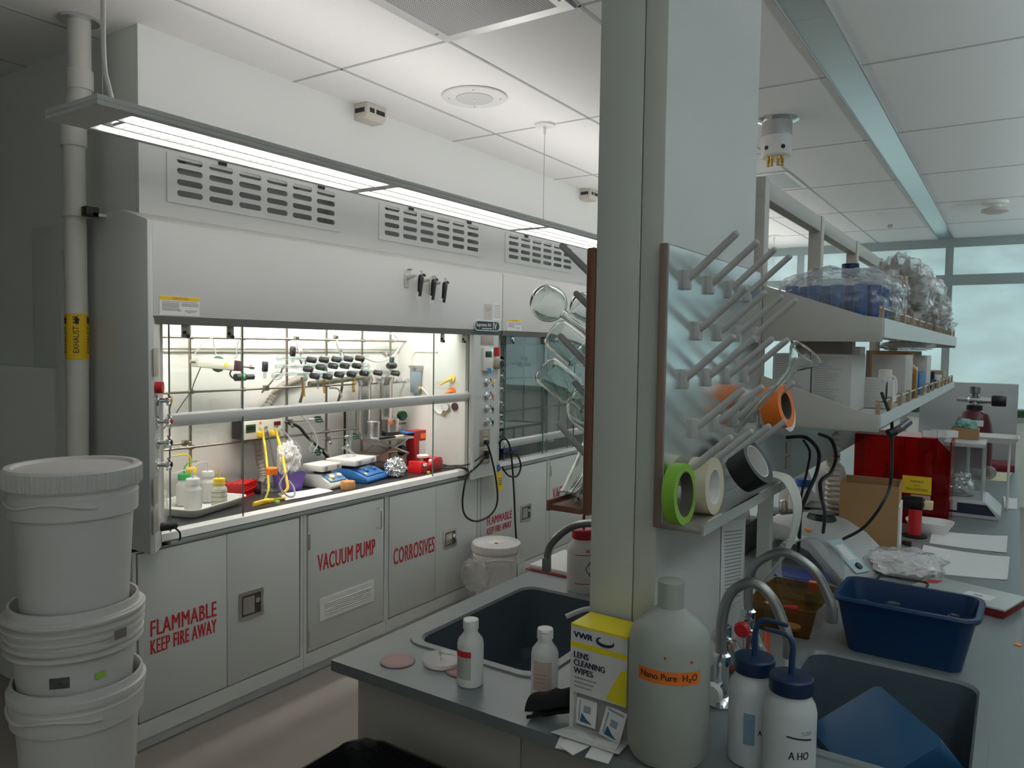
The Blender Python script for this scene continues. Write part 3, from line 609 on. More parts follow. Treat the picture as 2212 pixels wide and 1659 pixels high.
# signs and notices on the upper panels (x = -2.87)
def pp(u, v): return at(u, v, x=-2.868)
def notice(name, label, u0, u1, v0, v1, base, lines, head=None, headc=None, headtext=None):
    a, b = pp(u0, (v0+v1)/2), pp(u1, (v0+v1)/2); um = (u0+u1)/2; z1, z0 = pp(um, v0).z, pp(um, v1).z
    o = MB().box(-2.870, -2.8685, a.y, b.y, z0, z1).build(name, base, sm=False, label=label, cat='notice')
    H = z1-z0; W_ = b.y-a.y
    if head: 
        MB().box(-2.8685, -2.868, a.y, b.y, z1-H*.2, z1).build('header_band', headc, o, w=True, sm=False)
        if headtext: txt(headtext, 'lettering', REDINK, o, (-2.8675, (a.y+b.y)/2, z1-H*.1), Y_, Z_, width=W_*.38, height=H*.12)
    pr = MB(); 
    for (fx0, fx1, fz) in lines: pr.box(-2.8685, -2.868, a.y+W_*fx0, a.y+W_*fx1, z1-H*(fz+.016), z1-H*(fz-.016))
    pr.build('print', GREYINK, o, w=True, sm=False); return o
ln = [(.05, .95, .27)]+[(.06, .48, .36+.06*k) for k in range(7)]+[(.54, .97, .36+.06*k) for k in range(3)]+[(.62, .95, .72), (.62, .9, .78), (.70, .78, .83), (.45, .52, .70), (.45, .52, .76)]
notice('caution_notice', 'yellow headed CAUTION notice on the lit hood panel', 345, 431, 641, 682, PAPER, ln, True, YELLOW, 'CAUTION')
notice('caution_notice', 'small yellow headed CAUTION notice on the unlit hood panel', 1096, 1127, 690, 714, PAPER, ln, True, YELLOW, 'CAUTION')
notice('paper_notice', 'plain beige paper notice on the hood panel above the nameplate', 1047, 1063, 657, 691, mat('beige card', (.55, .53, .50), .7), [(.1, .9, .25), (.1, .8, .35), (.2, .7, .42)])
notice('paper_notice', 'printed white inspection notice beside the hood panel seam', 1065, 1083, 655, 692, PAPER, [(.1, .9, .12+.09*k) for k in range(9)])
a, b = pp(1024, 704), pp(1078, 704); zc = pp(1051, 704).z; W_ = b.y-a.y
npl = thing('nameplate', 'black rounded maker nameplate reading Supreme Air on the hood lip', 'nameplate', (-2.868, (a.y+b.y)/2, zc))
yy = (a.y+b.y)/2
MB().prism([(p.x, p.y) for p in rrect(yy, zc, W_, .066, .03, 0)], 'x', -2.87, -2.862).build('rim', CHROME, npl, w=True)
MB().prism([(p.x, p.y) for p in rrect(yy, zc, W_-.012, .056, .026, 0)], 'x', -2.863, -2.861).build('plate', mat('nameplate black', (.02, .03, .03), .3), npl, w=True)
txt('Supreme Air', 'lettering', PAPER, npl, (-2.8605, yy-.042, zc+.003), Y_, Z_, width=W_*.60, height=.030, bold=.01)
txt('IV', 'lettering', PAPER, npl, (-2.8605, yy+.082, zc), Y_, Z_, width=W_*.16, height=.046, bold=.01)
MB().box(-2.861, -2.8605, yy-.06, yy+.05, zc-.020, zc-.015).build('small_print', PAPER, npl, w=True, sm=False)
# pipettes in their hooks on the lit hood panel
for i, (u, v_, lb) in enumerate(((893, 607, 'first black pipette hanging from its wall hook, farthest from the nameplate'), (921, 616, 'middle of three black pipettes hanging on the hood panel'), (945, 622, 'last black pipette in the row, closest to the printed notices'))):
    p = pp(u, v_); hk = thing('pipette_hook', ['pale holder arm carrying the pipette farthest from the nameplate', 'pale holder arm carrying the middle pipette', 'pale holder arm carrying the pipette closest to the notices'][i], 'holder', (-2.868, p.y-.04, p.z))
    HK = mat('pale grey plastic', (.62, .60, .58), .5)
    MB(Matrix.Scale(.7, 4)).box(0, .006, -.05, -.005, -.06, .05).build('back_plate', HK, hk, bevel=.003)
    MB(Matrix.Scale(.7, 4)).prism([(0, .0), (.10, .03), (.10, .045), (0, .035)], 'y', -.035, -.01).build('arm', HK, hk, bevel=.003)
    MB(Matrix.Scale(.7, 4)).lathe([(.0, .04), (.003, .045), (.003, .075), (.022, .085), (.022, .09)], (.03, -.02, 0)).build('peg', HK, hk)
    t = thing('pipette', lb, 'pipette', (-2.815, p.y, p.z-.015))
    tl = Matrix.Rotation(-.13, 4, 'X') @ Matrix.Scale(.64, 4)
    MB(tl).loft([rrect(0, 0, a_, b_, .008, z_) for a_, b_, z_ in ((.030, .030, -.115), (.036, .034, -.05), (.038, .04, .03), (.036, .045, .055), (.028, .03, .075))]).build('handle', BLACK, t)
    MB(tl).tube([(0, .0, .06), (0, .03, .085), (0, .05, .075)], .009, sm=4).build('finger_hook', BLACK, t)
    MB(tl).lathe([(.006, .07), (.006, .10), (.013, .102), (.013, .112)]).build('plunger', HK, t)
    MB(tl).lathe([(.013, -.112), (.013, -.15), (.007, -.17), (.005, -.27), (.0035, -.285)]).build('shaft', mat('lilac white plastic', (.72, .70, .76), .45), t)
    MB(tl).box(-.004, .004, -.027, -.018, -.15, -.08).build('ejector', WHITEP, t)
# ---------------------------------------------------------------- lattice of steel rods at the back of the lit hood
WT = .899
RX = -3.50
RY = [2.314, 2.627, 2.930, 3.232, 3.535, 3.80]; RZ = [1.728, 1.451, 1.169]
def lattice(name, label, ys_, zs, y0, y1, ztop):
    t = thing(name, label, 'support frame', (RX, (y0+y1)/2, WT))
    for y in ys_: MB().cyl((RX, y, WT+.001), (RX, y, ztop), .0075, n=12).build('upright_rod', ROD, t, w=True)
    for z in zs:
        MB().cyl((RX+.018, y0, z), (RX+.018, y1, z), .0065, n=10).build('cross_rod', ROD, t, w=True)
        MB().cyl((RX+.018, y1, z), (RX+.018, y1+.006, z), .024, n=16).build('wall_flange', ROD, t, w=True)
    for y in ys_:
        for z in zs: MB().cbox((RX+.008, y, z), (.026, .022, .022)).build('rod_connector', ROD, t, w=True, bevel=.003)
    return t
LT = lattice('rod_lattice', 'steel rod lattice along the back of the lit hood', RY, RZ, 1.842, 3.946, 2.02)
LTB = lattice('rod_lattice', 'dim steel rod lattice inside the unlit hood', [4.55+.305*k for k in range(6)], [1.72, 1.44, 1.17], 4.34, 6.43, 2.02)
def clampx(name, label, p, d, L=.16, jaw=DGREEN, col=ROD):
    """three-finger clamp: boss at p, rod along d, jaws at the end"""
    p, d = Vector(p), Vector(d).normalized(); t = thing(name, label, 'clamp', p)
    s = d.orthogonal().normalized(); u = d.cross(s)
    MB().cbox((0, 0, 0), (.028, .028, .03)).build('boss', col, t, bevel=.004)
    MB().cyl(-d*.035, d*L, .0055, n=10).build('rod', col, t)
    MB().cyl(u*.01, u*.035, .004, n=8).cbox(u*.036, (.012, .012, .012)).build('thumb_screw', col, t, bevel=.002)
    MB().along(d*L*.72, d*L, [(0, .008), (.2, .012), (.8, .012), (1, .009)], 12).build('collar', STAIN, t)
    for k in (-1, 0, 1): MB().tube([d*L+u*k*.006, d*(L+.02)+u*k*.02, d*(L+.055)+u*k*.016], .0055, 8).build('jaw', jaw, t)
    return t
# ---------------------------------------------------------------- bottles, generic builders
def bottle(name, label, cat, loc, r, h, body, cap, capc, nr=.55, sh=.72, capr=None, caph=.03, rot=0, group=None, n=28, bottom=.012):
    t = thing(name, label, cat, loc, rot, group); ch = h-caph
    MB().lathe([(r-bottom, 0), (r-.002, .006), (r, bottom), (r, ch*sh), (r*.97, ch*sh+.006), (r*.82, ch*sh+(ch-ch*sh)*.45), (r*nr, ch*sh+(ch-ch*sh)*.75), (r*nr, ch)], n=n).build('body', body, t)
    if cap:
        cr = capr or r*nr*1.12
        MB().lathe([(cr, ch-.004), (cr, ch+caph*.8), (cr*.93, h), ], n=n).build('cap', capc, t)
    return t
def wash(name, label, loc, r, h, capc, straw, tip, body=None, rot=0):
    """wide mouthed wash bottle with a bent spout; tip gives the spout points relative to the cap"""
    t = bottle(name, label, 'wash bottle', loc, r, h, body or HDPE, True, capc, .68, .74, r*.78, .024, rot)
    MB().tube([(0, 0, h-.002)]+[(a, 0, h+b) for a, b in tip], lambda s: .0042-.0018*s, 8, sm=5).build('spout', straw, t)
    return t
# tray with four wash bottles
tt = thing('tray', 'white plastic tray holding four wash bottles in the lit hood', 'tray', (-3.275, 2.195, WT), R90+.30)
MB().loft([rrect(0, 0, .33, .24, .03, 0), rrect(0, 0, .345, .255, .035, .004), rrect(0, 0, .385, .295, .04, .042), rrect(0, 0, .405, .315, .045, .043), rrect(0, 0, .405, .315, .045, .038), rrect(0, 0, .39, .30, .042, .036), rrect(0, 0, .378, .288, .038, .040), rrect(0, 0, .335, .245, .03, .008)]).build('tray_body', WHITEP, tt)
wb = [((-3.235, 2.150), .041, .15, HDPEW, HDPE, 'milky wash bottle with a plain translucent cap at the tray front', [(0, .03), (-.004, .042), (-.03, .046), (-.10, .036)], math.pi/2),
      ((-3.19, 2.262), .036, .14, YELLOW, YELLOW, 'wash bottle with yellow cap and printed label at the tray corner', [(0, .04), (0, .052)], 0),
      ((-3.355, 2.185), .038, .155, GREEN, GREEN, 'wash bottle with green cap behind the plain one in the tray', [(0, .025), (.02, .048), (.07, .055)], R90),
      ((-3.335, 2.300), .038, .155, HDPEW, HDPE, 'wash bottle with white cap and bent spout behind the yellow capped one', [(0, .03), (-.006, .045), (-.04, .048), (-.085, .03)], R90),
      ((-3.415, 2.260), .034, .170, YELLOW, YELLOW, 'wash bottle with yellow cap and arched yellow spout deepest in the tray', [(0, .04), (-.01, .06), (-.04, .07), (-.10, .068)], R90)]
BODYF = milky('faintly yellow polyethylene', (.80, .78, .66), .3)
for (xy, r, h, c, s, lb, tip, ro) in wb:
    t = wash('wash_bottle', lb, (*xy, WT+.009), r, h, c, s, tip, BODYF if s is YELLOW else HDPE, ro)
    if tip == [(0, .04), (0, .052)]:
        pr = MB()
        for k in range(3): pr.lathe([(r+.0006, .03+.022*k), (r+.0006, .034+.022*k)], n=28, cap0=False, cap1=False)
        pr.build('print', GREYINK, t)
# red tube racks
def tube_rack(label, loc, rot, L, W_, H, rows, cols):
    t = thing('tube_rack', label, 'tube rack', loc, rot)
    for z in (H-.004, H*.45):
        holed(rect(-L/2, -W_/2, L/2, W_/2), [[(p.x, p.y) for p in circ(-L/2+L*(c+.5)/cols, -W_/2+W_*(r_+.5)/rows, min(L/cols, W_/rows)*.36, 0, 10)] for r_ in range(rows) for c in range(cols)], .004, 'shelf', RED, t, (0, 0, z+.004), X_, Y_, w=False)
    MB().box(-L/2, L/2, -W_/2, W_/2, 0, .004).build('base', RED, t, sm=False)
    for s in (-1, 1): MB().box(s*L/2-.003, s*L/2+.003, -W_/2, W_/2, 0, H).build('end_wall', RED, t, sm=False)
tube_rack('red wire-like test tube rack beside the tray in the lit hood', (-3.37, 2.53, WT), R90+.5, .16, .085, .075, 3, 6)
tube_rack('smaller red rack standing behind the wash bottles', (-3.47, 2.47, WT), R90+.4, .13, .07, .06, 3, 5)
MB().lathe([(.055, 0), (.06, .006), (.06, .02), (.05, .026)], (-3.36, 2.665, WT)).build('black_disc', BLACK, label='round black plastic lid lying beside the red rack', cat='lid')
p = at(343, 1075, x=-3.3); t = thing('plastic_bag', 'clear crumpled plastic bag behind the near hood post', 'bag', (-3.12, 1.90, WT))
MB().crumple((0, 0, .08), (.10, .09, .18), .3, 3).build('bag_film', FILM, t)
MB().box(-3.36, -3.30, 1.90, 1.93, WT, WT+.17).build('red_carton', RED, label='narrow red carton standing behind the near hood post', cat='carton', bevel=.002)
# orange capped bottle, half full
t = thing('media_bottle', 'clear glass bottle with orange screw cap half filled with liquid', 'bottle', (-3.155, 2.545, WT))
MB().lathe([(.045, 0), (.052, .008), (.052, .085), (.045, .11), (.024, .135), (.022, .15)], n=28, cap1=False).build('body', GLASS, t)
MB().lathe([(.049, .004), (.050, .012), (.050, .055), (.001, .055)], n=28).build('liquid', clear('water', (.80, .84, .83), ior=1.33, haze=.08), t)
MB().lathe([(.029, .135), (.029, .165), (.025, .17)], n=24).build('cap', ORANGE, t)
# purple tub of lint
t = thing('wipe_tub', 'purple tub stuffed with white wipes in a clear bag', 'tub', (-3.30, 2.775, WT))
PURP = mat('purple plastic', (.13, .07, .36), .5)
MB().loft([rrect(0, 0, .105, .115, .015, 0), rrect(0, 0, .13, .14, .015, .10), rrect(0, 0, .124, .134, .015, .10), rrect(0, 0, .10, .11, .015, .005)]).build('tub_body', PURP, t)
MB().crumple((0, 0, .165), (.115, .125, .20), .32, 9, 5, 2.8).build('wipes', mat('white tissue', (.88, .87, .85), .9), t)
MB().crumple((0, .0, .17), (.125, .145, .22), .22, 4, 4, 2).build('bag', FILM2, t)
# sheet of paper
def sheet(label, pts, z, m_=PAPER, name='paper_sheet', cat='paper', curl=.004):
    b = MB(); n = 6; g = []
    for i in range(n+1):
        row = []
        for j in range(n+1):
            s, u = i/n, j/n
            p = (Vector(pts[0])*(1-s)+Vector(pts[1])*s)*(1-u)+(Vector(pts[3])*(1-s)+Vector(pts[2])*s)*u
            row.append((p.x, p.y, z+curl*(abs(2*s-1)**3)*(.4+u)+.0004))
        g.append(row)
    V = [[b.v(p) for p in r] for r in g]; V2 = [[b.v((p[0], p[1], p[2]+.0006)) for p in r] for r in g]
    for i in range(n):
        for j in range(n): b.f([V[i][j], V[i][j+1], V[i+1][j+1], V[i+1][j]]); b.f([V2[i][j], V2[i+1][j], V2[i+1][j+1], V2[i][j+1]])
    return b.build(name, m_, label=label, cat=cat)
sheet('white paper sheet on the black hood worktop beside the yellow cords', [(-3.09, 2.58), (-3.085, 2.90), (-3.21, 2.93), (-3.25, 2.66)], WT)
# hot plates
LGREY = mat('light grey enamel case', (.52, .53, .50), .4); PLATEW = mat('white ceramic', (.80, .78, .74), .35); STIRB = mat('stirrer blue', (.03, .15, .42), .4); PANB = mat('control blue', (.08, .22, .42), .45)
def hotplate(label, loc, rot, W_, D, case, pan, top):
    t = thing('hot_plate', label, 'hot plate', loc, rot); h = .075
    MB().prism([(-D*.5, 0), (D*.52, 0), (D*.5, h), (-D*.10, h), (-D*.46, h*.45), (-D*.52, h*.2)], 'x', -W_/2, W_/2).build('case', case, t, w=False, bevel=.012)
    e = math.atan2(h*.55, D*.36); Mx = Matrix.Translation((0, -D*.285, h*.735)) @ Matrix.Rotation(e, 4, 'X')
    MB(Mx).box(-W_*.40, W_*.40, -D*.17, D*.17, .0, .006).build('control_panel', pan, t, bevel=.002)
    for s in (-.16, .20): MB(Mx).lathe([(.017, .005), (.016, .016), (.012, .02)], (W_*s, -.002, 0), 16).build('knob', top if pan is PANB else STIRB, t)
    MB(Mx).box(-W_*.22, W_*.30, D*.09, D*.15, .0062, .0068).build('label_strip', PAPER, t, sm=False)
    MB(Mx).lathe([(.012, .006), (.012, .0066)], (-W_*.3, -D*.08, 0), 12).build('warning_dot', YELLOW, t)
    MB().cyl((0, D*.12, h-.01), (0, D*.12, h+.03), W_*.30, n=20).build('neck', BLACK, t)
    MB().box(-W_*.5, W_*.5, D*.12-W_*.45, D*.12+W_*.45, h+.018, h+.055).build('top_plate', top, t, bevel=.008)
    for s in (-1, 1): MB().box(s*W_*.3-W_*.07, s*W_*.3+W_*.07, D*.12-W_*.456, D*.12-W_*.449, h+.02, h+.046).build('bracket', mat('grey enamel', (.35, .35, .34), .5), t, sm=False)
    return t
hotplate('small light grey hot plate stirrer with white top and two white knobs', (-3.235, 2.985, WT), R90+.10, .165, .215, LGREY, PANB, PLATEW)
hotplate('larger blue hot plate stirrer with white top behind the grey one', (-3.265, 3.255, WT), R90+.22, .235, .30, STIRB, STIRB, PLATEW)
MB().lathe([(.040, 0), (.041, .006), (.041, .04), (.038, .044), (.02, .042)], (-3.075, 3.0, WT)).build('cork_ring', mat('cork', (.50, .25, .09), .8, var=.25, scale=60), label='brown cork flask ring in front of the blue hot plate', cat='cork ring')
MB().crumple((-3.135, 3.455, WT+.055), (.12, .14, .13), .22, 12, 5, 3.0).build('foil_wrap', mat('aluminium foil', (.80, .80, .80), .18, 1., bump=.6, scale=50), label='crumpled aluminium foil ball on the worktop', cat='foil', ang=12)
# red sealing block with vials
t = thing('vial_block', 'glossy red vial block with white capped vials and black cord', 'block', (-3.13, 3.73, WT), R90)
MB().prism([(-.11, 0), (.11, 0), (.115, .06), (.10, .085), (.03, .085), (.0, .05), (-.035, .05), (-.055, .072), (-.10, .072)], 'y', -.055, .055).build('block_body', mat('glossy red', (.65, .015, .02), .25), t, w=False, bevel=.006)
MB().lathe([(.038, .085), (.04, .09), (.04, .1), (.03, .104)], (.0, .02, 0)).build('white_disc', WHITEP, t)
for x, y in ((.015, -.03), (.0, .03)): MB().ball((x, y-.0, .065), .014).build('button', WHITEP, t)
t = thing('vial', 'small clear vial with white cap standing before the red block', 'vial', (-3.068, 3.655, WT))
MB().lathe([(.013, 0), (.014, .003), (.014, .04), (.010, .046), (.010, .05)], n=16).build('body', GLASS, t); MB().lathe([(.014, .048), (.014, .064)], n=16).build('cap', WHITEP, t)
MB().lathe([(.011, 0), (.012, .012), (.009, .014)], (-3.052, 3.67, WT)).build('yellow_stopper', YELLOW, label='tiny yellow cap lying in front of the red block', cat='cap')
MB().tube([(-3.13, 3.845, WT+.03), (-3.12, 3.90, WT+.02), (-3.09, 3.925, WT+.012), (-3.02, 3.93, WT+.02), (-2.955, 3.93, WT+.012)], .005, sm=6).build('instrument_cable', RUB, label='black cord lying from the red block to the hood sill', cat='cord')
# sharps box
t = thing('sharps_box', 'tall red sharps box with orange tag and white label', 'box', (-3.34, 3.88, WT), R90)
MB().loft([rrect(0, 0, .10, .07, .008, 0), rrect(0, 0, .125, .085, .008, .235)]).build('box_body', mat('dark red plastic', (.42, .015, .02), .4), t)
MB().box(-.0, .058, -.0437, -.0425, .18, .215).build('orange_tag', ORANGE, t, sm=False); MB().box(-.012, .056, -.043, -.0405, .06, .165).build('white_label', PAPER, t, sm=False)
# lab jack with two cans and a blue cloth
t = thing('lab_jack', 'steel scissor lab jack carrying two metal cans', 'lab jack', (-3.36, 3.60, WT), R90-.12)
MB().box(-.13, .13, -.12, .12, 0, .012).build('base_plate', STAIN, t, bevel=.002); MB().box(-.135, .135, -.13, .13, .205, .218).build('top_plate', STAIN, t, bevel=.003)
for y in (-.095, .095):
    for s in (-1, 1):
        for z0_, z1_ in ((.015, .11), (.11, .20)):
            MB().tube([(s*.115, y, z0_), (-s*.115, y+s*.006, z1_)] if z0_ < .1 else [(-s*.115, y, z0_), (s*.115, y+s*.006, z1_)], .007, 4).build('scissor_arm', STAIN, t)
for s in (-1, 1): MB().cyl((s*.115, -.1, .11), (s*.115, .1, .11), .007).build('cross_bar', STAIN, t)
MB().cyl((-.12, 0, .11), (.15, 0, .11), .006).build('screw_rod', BRASS, t)
MB().along((.13, 0, .11), (.165, 0, .11), [(0, .03), (.3, .036), (.7, .036), (1, .03)], 12).build('hand_wheel', BLACK, t)
JT = WT+.218
t = thing('metal_can', 'short plain metal can on the jack beside the black handle', 'can', (-3.40, 3.535, JT))
MB().lathe([(.044, 0), (.045, .003), (.044, .006), (.043, .085), (.045, .09), (.044, .095), (.038, .09)]).build('can_body', STAIN, t)
t = thing('metal_can', 'metal can with orange label on a black coaster on the jack', 'can', (-3.38, 3.68, JT))
MB().lathe([(.062, 0), (.062, .022), (.055, .024)]).build('coaster', BLACK, t); MB().lathe([(.05, .024), (.05, .10), (.052, .105), (.045, .105)]).build('can_body', STAIN, t)
MB().box(.02, .047, -.047, -.03, .075, .095).build('label', mat('orange label', (.55, .12, .03), .6), t)
t = thing('spatula', 'spatula with black grip and cream end lying on the jack', 'spatula', (-3.262, 3.54, JT), R90)
MB().box(-.09, .045, -.012, .012, 0, .012).build('grip', BLACK, t, bevel=.004); MB().box(.045, .12, -.014, .014, 0, .012).build('cream_end', mat('cream', (.78, .66, .42), .5), t, bevel=.004)
MB().box(-3.44, -3.30, 3.745, 3.86, WT+.222, WT+.232).build('blue_pad', mat('blue pad', (.03, .12, .32), .7), label='folded blue pad on the rear corner of the lab jack', cat='pad', bevel=.003)
MB().cyl((-3.25, 3.66, WT+.008), (-3.30, 3.42, WT+.045), .04, n=16).build('rubber_collar', mat('dark brown rubber', (.04, .02, .015), .5), label='dark brown rubber collar lying under the lab jack', cat='collar')
# tall foil wrapped columns
for i, (y, r) in enumerate(((3.50, .052), (3.70, .052))):
    x = -3.462; t = thing('metal_column', ['tall silvery column next to the glass manifold', 'tall silvery column next to the green valve'][i], 'column', (x+.005, y, 1.135))
    MB().lathe([(r, 0), (r, .30), (r*1.02, .32), (r*1.25, .34), (r*1.25, .36), (r*.8, .37)], n=28).build('shell', mat('brushed silver', (.72, .71, .69), .22, 1., var=.08, scale=5, stretch=(30, 30, 1)), t)
    MB().lathe([(r*.7, -.0), (r*.7, -.03)]).build('foot', STAIN, t)
    MB().box(-.036, -.01, -.01, .01, .1, .13).build('holder', ROD, t)
# controller box on the lattice
t = thing('temperature_controller', 'cream dual temperature controller with yellow cords clamped to the lattice', 'controller', (-3.44, 2.713, 1.232), R90)
CRM = mat('cream enamel', (.72, .70, .60), .45)
MB().box(-.125, .128, .0, .10, -.05, .05).build('back_case', BLACK, t, bevel=.003); MB().box(-.125, .128, -.012, .0, -.05, .05).build('front_panel', CRM, t, bevel=.002)
MB().box(-.118, -.055, -.0145, -.012, -.012, .032).build('meter', DGREEN, t, bevel=.001); MB().box(-.112, -.061, -.0155, -.0145, .0, .024).build('meter_screen', BLACK, t, sm=False)
MB().box(.068, .112, -.0145, -.012, .015, .036).build('digital_display', mat('red display', (.16, .01, .015), .25), t, sm=False)
MB().box(-.03, -.016, -.014, -.012, .03, .042).build('orange_dot', ORANGE, t, sm=False); MB().box(-.034, -.02, -.014, -.012, .0, .012).build('green_dot', mat('lime', (.35, .65, .1), .5), t, sm=False)
for x in (.008, .078): MB().lathe([(.008, 0), (.007, .016)], (0, 0, 0), 10).build('switch', STAIN, t).matrix_local = Matrix.Translation((x, -.012, .01)) @ Matrix.Rotation(R90, 4, 'X')
for x in (-.035, .05): MB().box(x-.012, x+.012, -.04, -.012, -.04, -.012).build('yellow_plug', YELLOW, t, bevel=.003)
for x in (-.005, .085): MB().box(x-.013, x+.013, -.032, -.012, -.042, -.012).build('grey_plug', mat('grey plug', (.30, .30, .32), .5), t, bevel=.003)
def cable(name, label, pts, r, m_, sm=8, cat='cable'): return MB().tube(pts, r, sm=sm, n=8).build(name, m_, label=label, cat=cat)
GREYC = mat('grey cable', (.30, .30, .33), .5)
def hp(u, v, x): return at(u, v, x=x)
cable('coiled_cable', 'yellow coiled cord hanging behind the orange capped bottle', [hp(567, 926, -3.40), hp(570, 950, -3.39), hp(572, 962, -3.37), hp(575, 985, -3.35), hp(578, 1020, -3.30), hp(580, 1055, -3.26), hp(572, 1080, -3.21)], .0065, YELLOW)
cable('coiled_cable', 'yellow coiled cord hanging in front of the purple tub', [hp(595, 926, -3.40), hp(600, 945, -3.39), hp(606, 965, -3.33), hp(613, 1000, -3.25), hp(619, 1035, -3.17), hp(621, 1055, -3.14), hp(608, 1068, -3.14)], .0075, YELLOW)
cable('grey_cable', 'grey cable looping from the controller past the purple tub to the worktop', [hp(607, 926, -3.40), hp(625, 945, -3.36), hp(637, 970, -3.25), hp(633, 1000, -3.2), hp(612, 1030, -3.17), hp(604, 1050, -3.15), hp(622, 1072, -3.11), hp(636, 1070, -3.10), hp(634, 1052, -3.14), hp(624, 1038, -3.2)], .0042, GREYC)
cable('grey_cable', 'thin grey cable falling straight behind the tub of wipes', [hp(577, 928, -3.40), hp(583, 955, -3.42), hp(590, 990, -3.42), hp(597, 1020, -3.42)], .0042, GREYC)
cable('black_tube', 'black tube sloping down behind the grey hot plate', [hp(625, 915, -3.46), hp(645, 922, -3.46), hp(665, 945, -3.46), hp(690, 968, -3.46), hp(715, 995, -3.46), hp(735, 1008, -3.45)], .009, RUB)
b = MB(); 
for k, (pts) in enumerate(([hp(560, 1082, -3.1), hp(590, 1070, -3.12), hp(615, 1066, -3.12)], [hp(548, 1082, -3.05), hp(562, 1084, -3.06), hp(590, 1077, -3.06)], [hp(548, 1098, -3.03), hp(560, 1088, -3.04), hp(580, 1084, -3.05), hp(572, 1094, -3.04), hp(590, 1100, -3.03)])):
    b.tube([Vector((p.x, p.y, WT+.008+.013*k)) for p in pts], .0075, sm=6)
b.build('coiled_cord_pile', YELLOW, label='pile of thick yellow cords on the sill below the orange cap', cat='cord')
MB().box(-3.055, -3.035, 2.48, 2.50, WT+.01, WT+.02).build('green_tag', mat('lime', (.35, .65, .1), .5), label='tiny lime green tag beside the yellow cord pile', cat='tag')
# ribbed vacuum hose
pts = smooth_path([hp(660, 815, -3.53), hp(640, 820, -3.53), hp(610, 834, -3.52), hp(590, 856, -3.51), hp(572, 890, -3.51), hp(558, 935, -3.51), hp(560, 985, -3.50), hp(568, 1025, -3.47), (-3.45, 2.71, WT+.03)], 14)
L = len(pts); b = MB(); b.tube(pts, lambda s: .021+.0022*math.sin(s*L*2.2), 12)
b.build('vacuum_hose', mat('clear brown hose', (.34, .30, .25), .35), label='ribbed grey vacuum hose arching down the back of the lit hood', cat='hose')
# vortex-like handset on the lattice
t = thing('stirrer_drive', 'long cream device with yellow sticker clamped to the lattice', 'stirrer', (-3.40, 2.40, 1.595), R90)
Mx = Matrix.Rotation(.10, 4, 'Y')
MB(Mx).box(-.125, .085, -.028, .028, -.026, .026).build('case', CRM, t, bevel=.004); MB(Mx).box(.085, .135, -.028, .028, -.027, .027).build('dark_end', mat('maroon black', (.06, .02, .03), .4), t, bevel=.003)
MB(Mx).lathe([(.012, 0), (.012, .0012)], (0, 0, 0), 14).build('yellow_sticker', YELLOW, t).matrix_local = Matrix.Translation((.035, -.028, -.005)) @ Matrix.Rotation(R90, 4, 'X')
MB(Mx).cyl((.13, 0, 0), (.21, 0, 0), .006).cyl((.205, 0, 0), (.225, 0, 0), .011).build('shaft', ROD, t); MB(Mx).cyl((-.15, 0, 0), (-.125, 0, 0), .009).build('cable_gland', GREYC, t)
MB(Mx).ball((.03, .03, .0), .045, 2, (1, .5, .95)).build('clamp', DGREEN, t)
cable('thin_cable', 'thin grey cord looping over the top rod to the cream device', [hp(441, 780, -3.40), hp(424, 778, -3.40), hp(420, 768, -3.42), hp(432, 748, -3.44), hp(458, 730, -3.47), hp(462, 745, -3.47), hp(468, 771, -3.44)], .003, GREYC)
cable('thin_cable', 'thin grey cord hanging from the cream device down to the sash rail', [hp(437, 781, -3.40), hp(432, 797, -3.40), hp(420, 825, -3.42), hp(413, 845, -3.44), hp(395, 870, -3.44), hp(375, 900, -3.42), hp(345, 935, -3.42)], .0025, RUB)
cable('thin_cable', 'thin grey cord hooked on the second upright rod', [hp(516, 735, -3.47), hp(511, 755, -3.46), hp(512, 770, -3.44), hp(508, 773, -3.43)], .003, GREYC)
cable('black_cable', 'short black cable curling below the cream device', [hp(506, 792, -3.42), hp(497, 806, -3.42), hp(502, 816, -3.42), hp(512, 815, -3.42)], .004, RUB)
t = thing('stopcock_pair', 'black and green stopcock held by a clamp under the cream device', 'stopcock', hp(518, 815, -3.42), R90)
MB().along((-.035, 0, 0), (.04, 0, 0), [(0, .012), (.1, .02), (.9, .02), (1, .014)], 14).build('grip', BLACK, t); MB().along((.0, 0, 0), (.022, 0, 0), [(0, .0205), (1, .0205)], 14).build('green_band', GREEN, t); MB().along((.04, 0, 0), (.085, 0, 0), [(0, .015), (1, .015)], 14).build('grip', BLACK, t)
clampx('rod_clamp', 'steel clamp angled up from the middle cross rod', (-3.47, 2.76, 1.455), (.15, .25, .35), .13, ROD)
clampx('rod_clamp', 'green jawed clamp beside the near hood post', hp(400, 957, -3.45), (.1, -.9, 0), .12, DGREEN)
clampx('rod_clamp', 'green jawed clamp held out beside the cream controller', (-3.46, 2.92, 1.255), (.08, 1, 0), .17, DGREEN)
clampx('rod_clamp', 'clamp with dark jaws gripping the glass column', (-3.45, 3.20, 1.13), (.12, 1, 0), .17, DGREEN)
clampx('rod_clamp', 'green clamp boss low on the upright rod behind the grey hot plate', hp(700, 973, -3.47), (.3, -.9, 0), .05, DGREEN)
clampx('rod_clamp', 'steel clamp on the upright near the top cross rod end', hp(840, 765, -3.47), (.4, -.8, 0), .08, ROD)
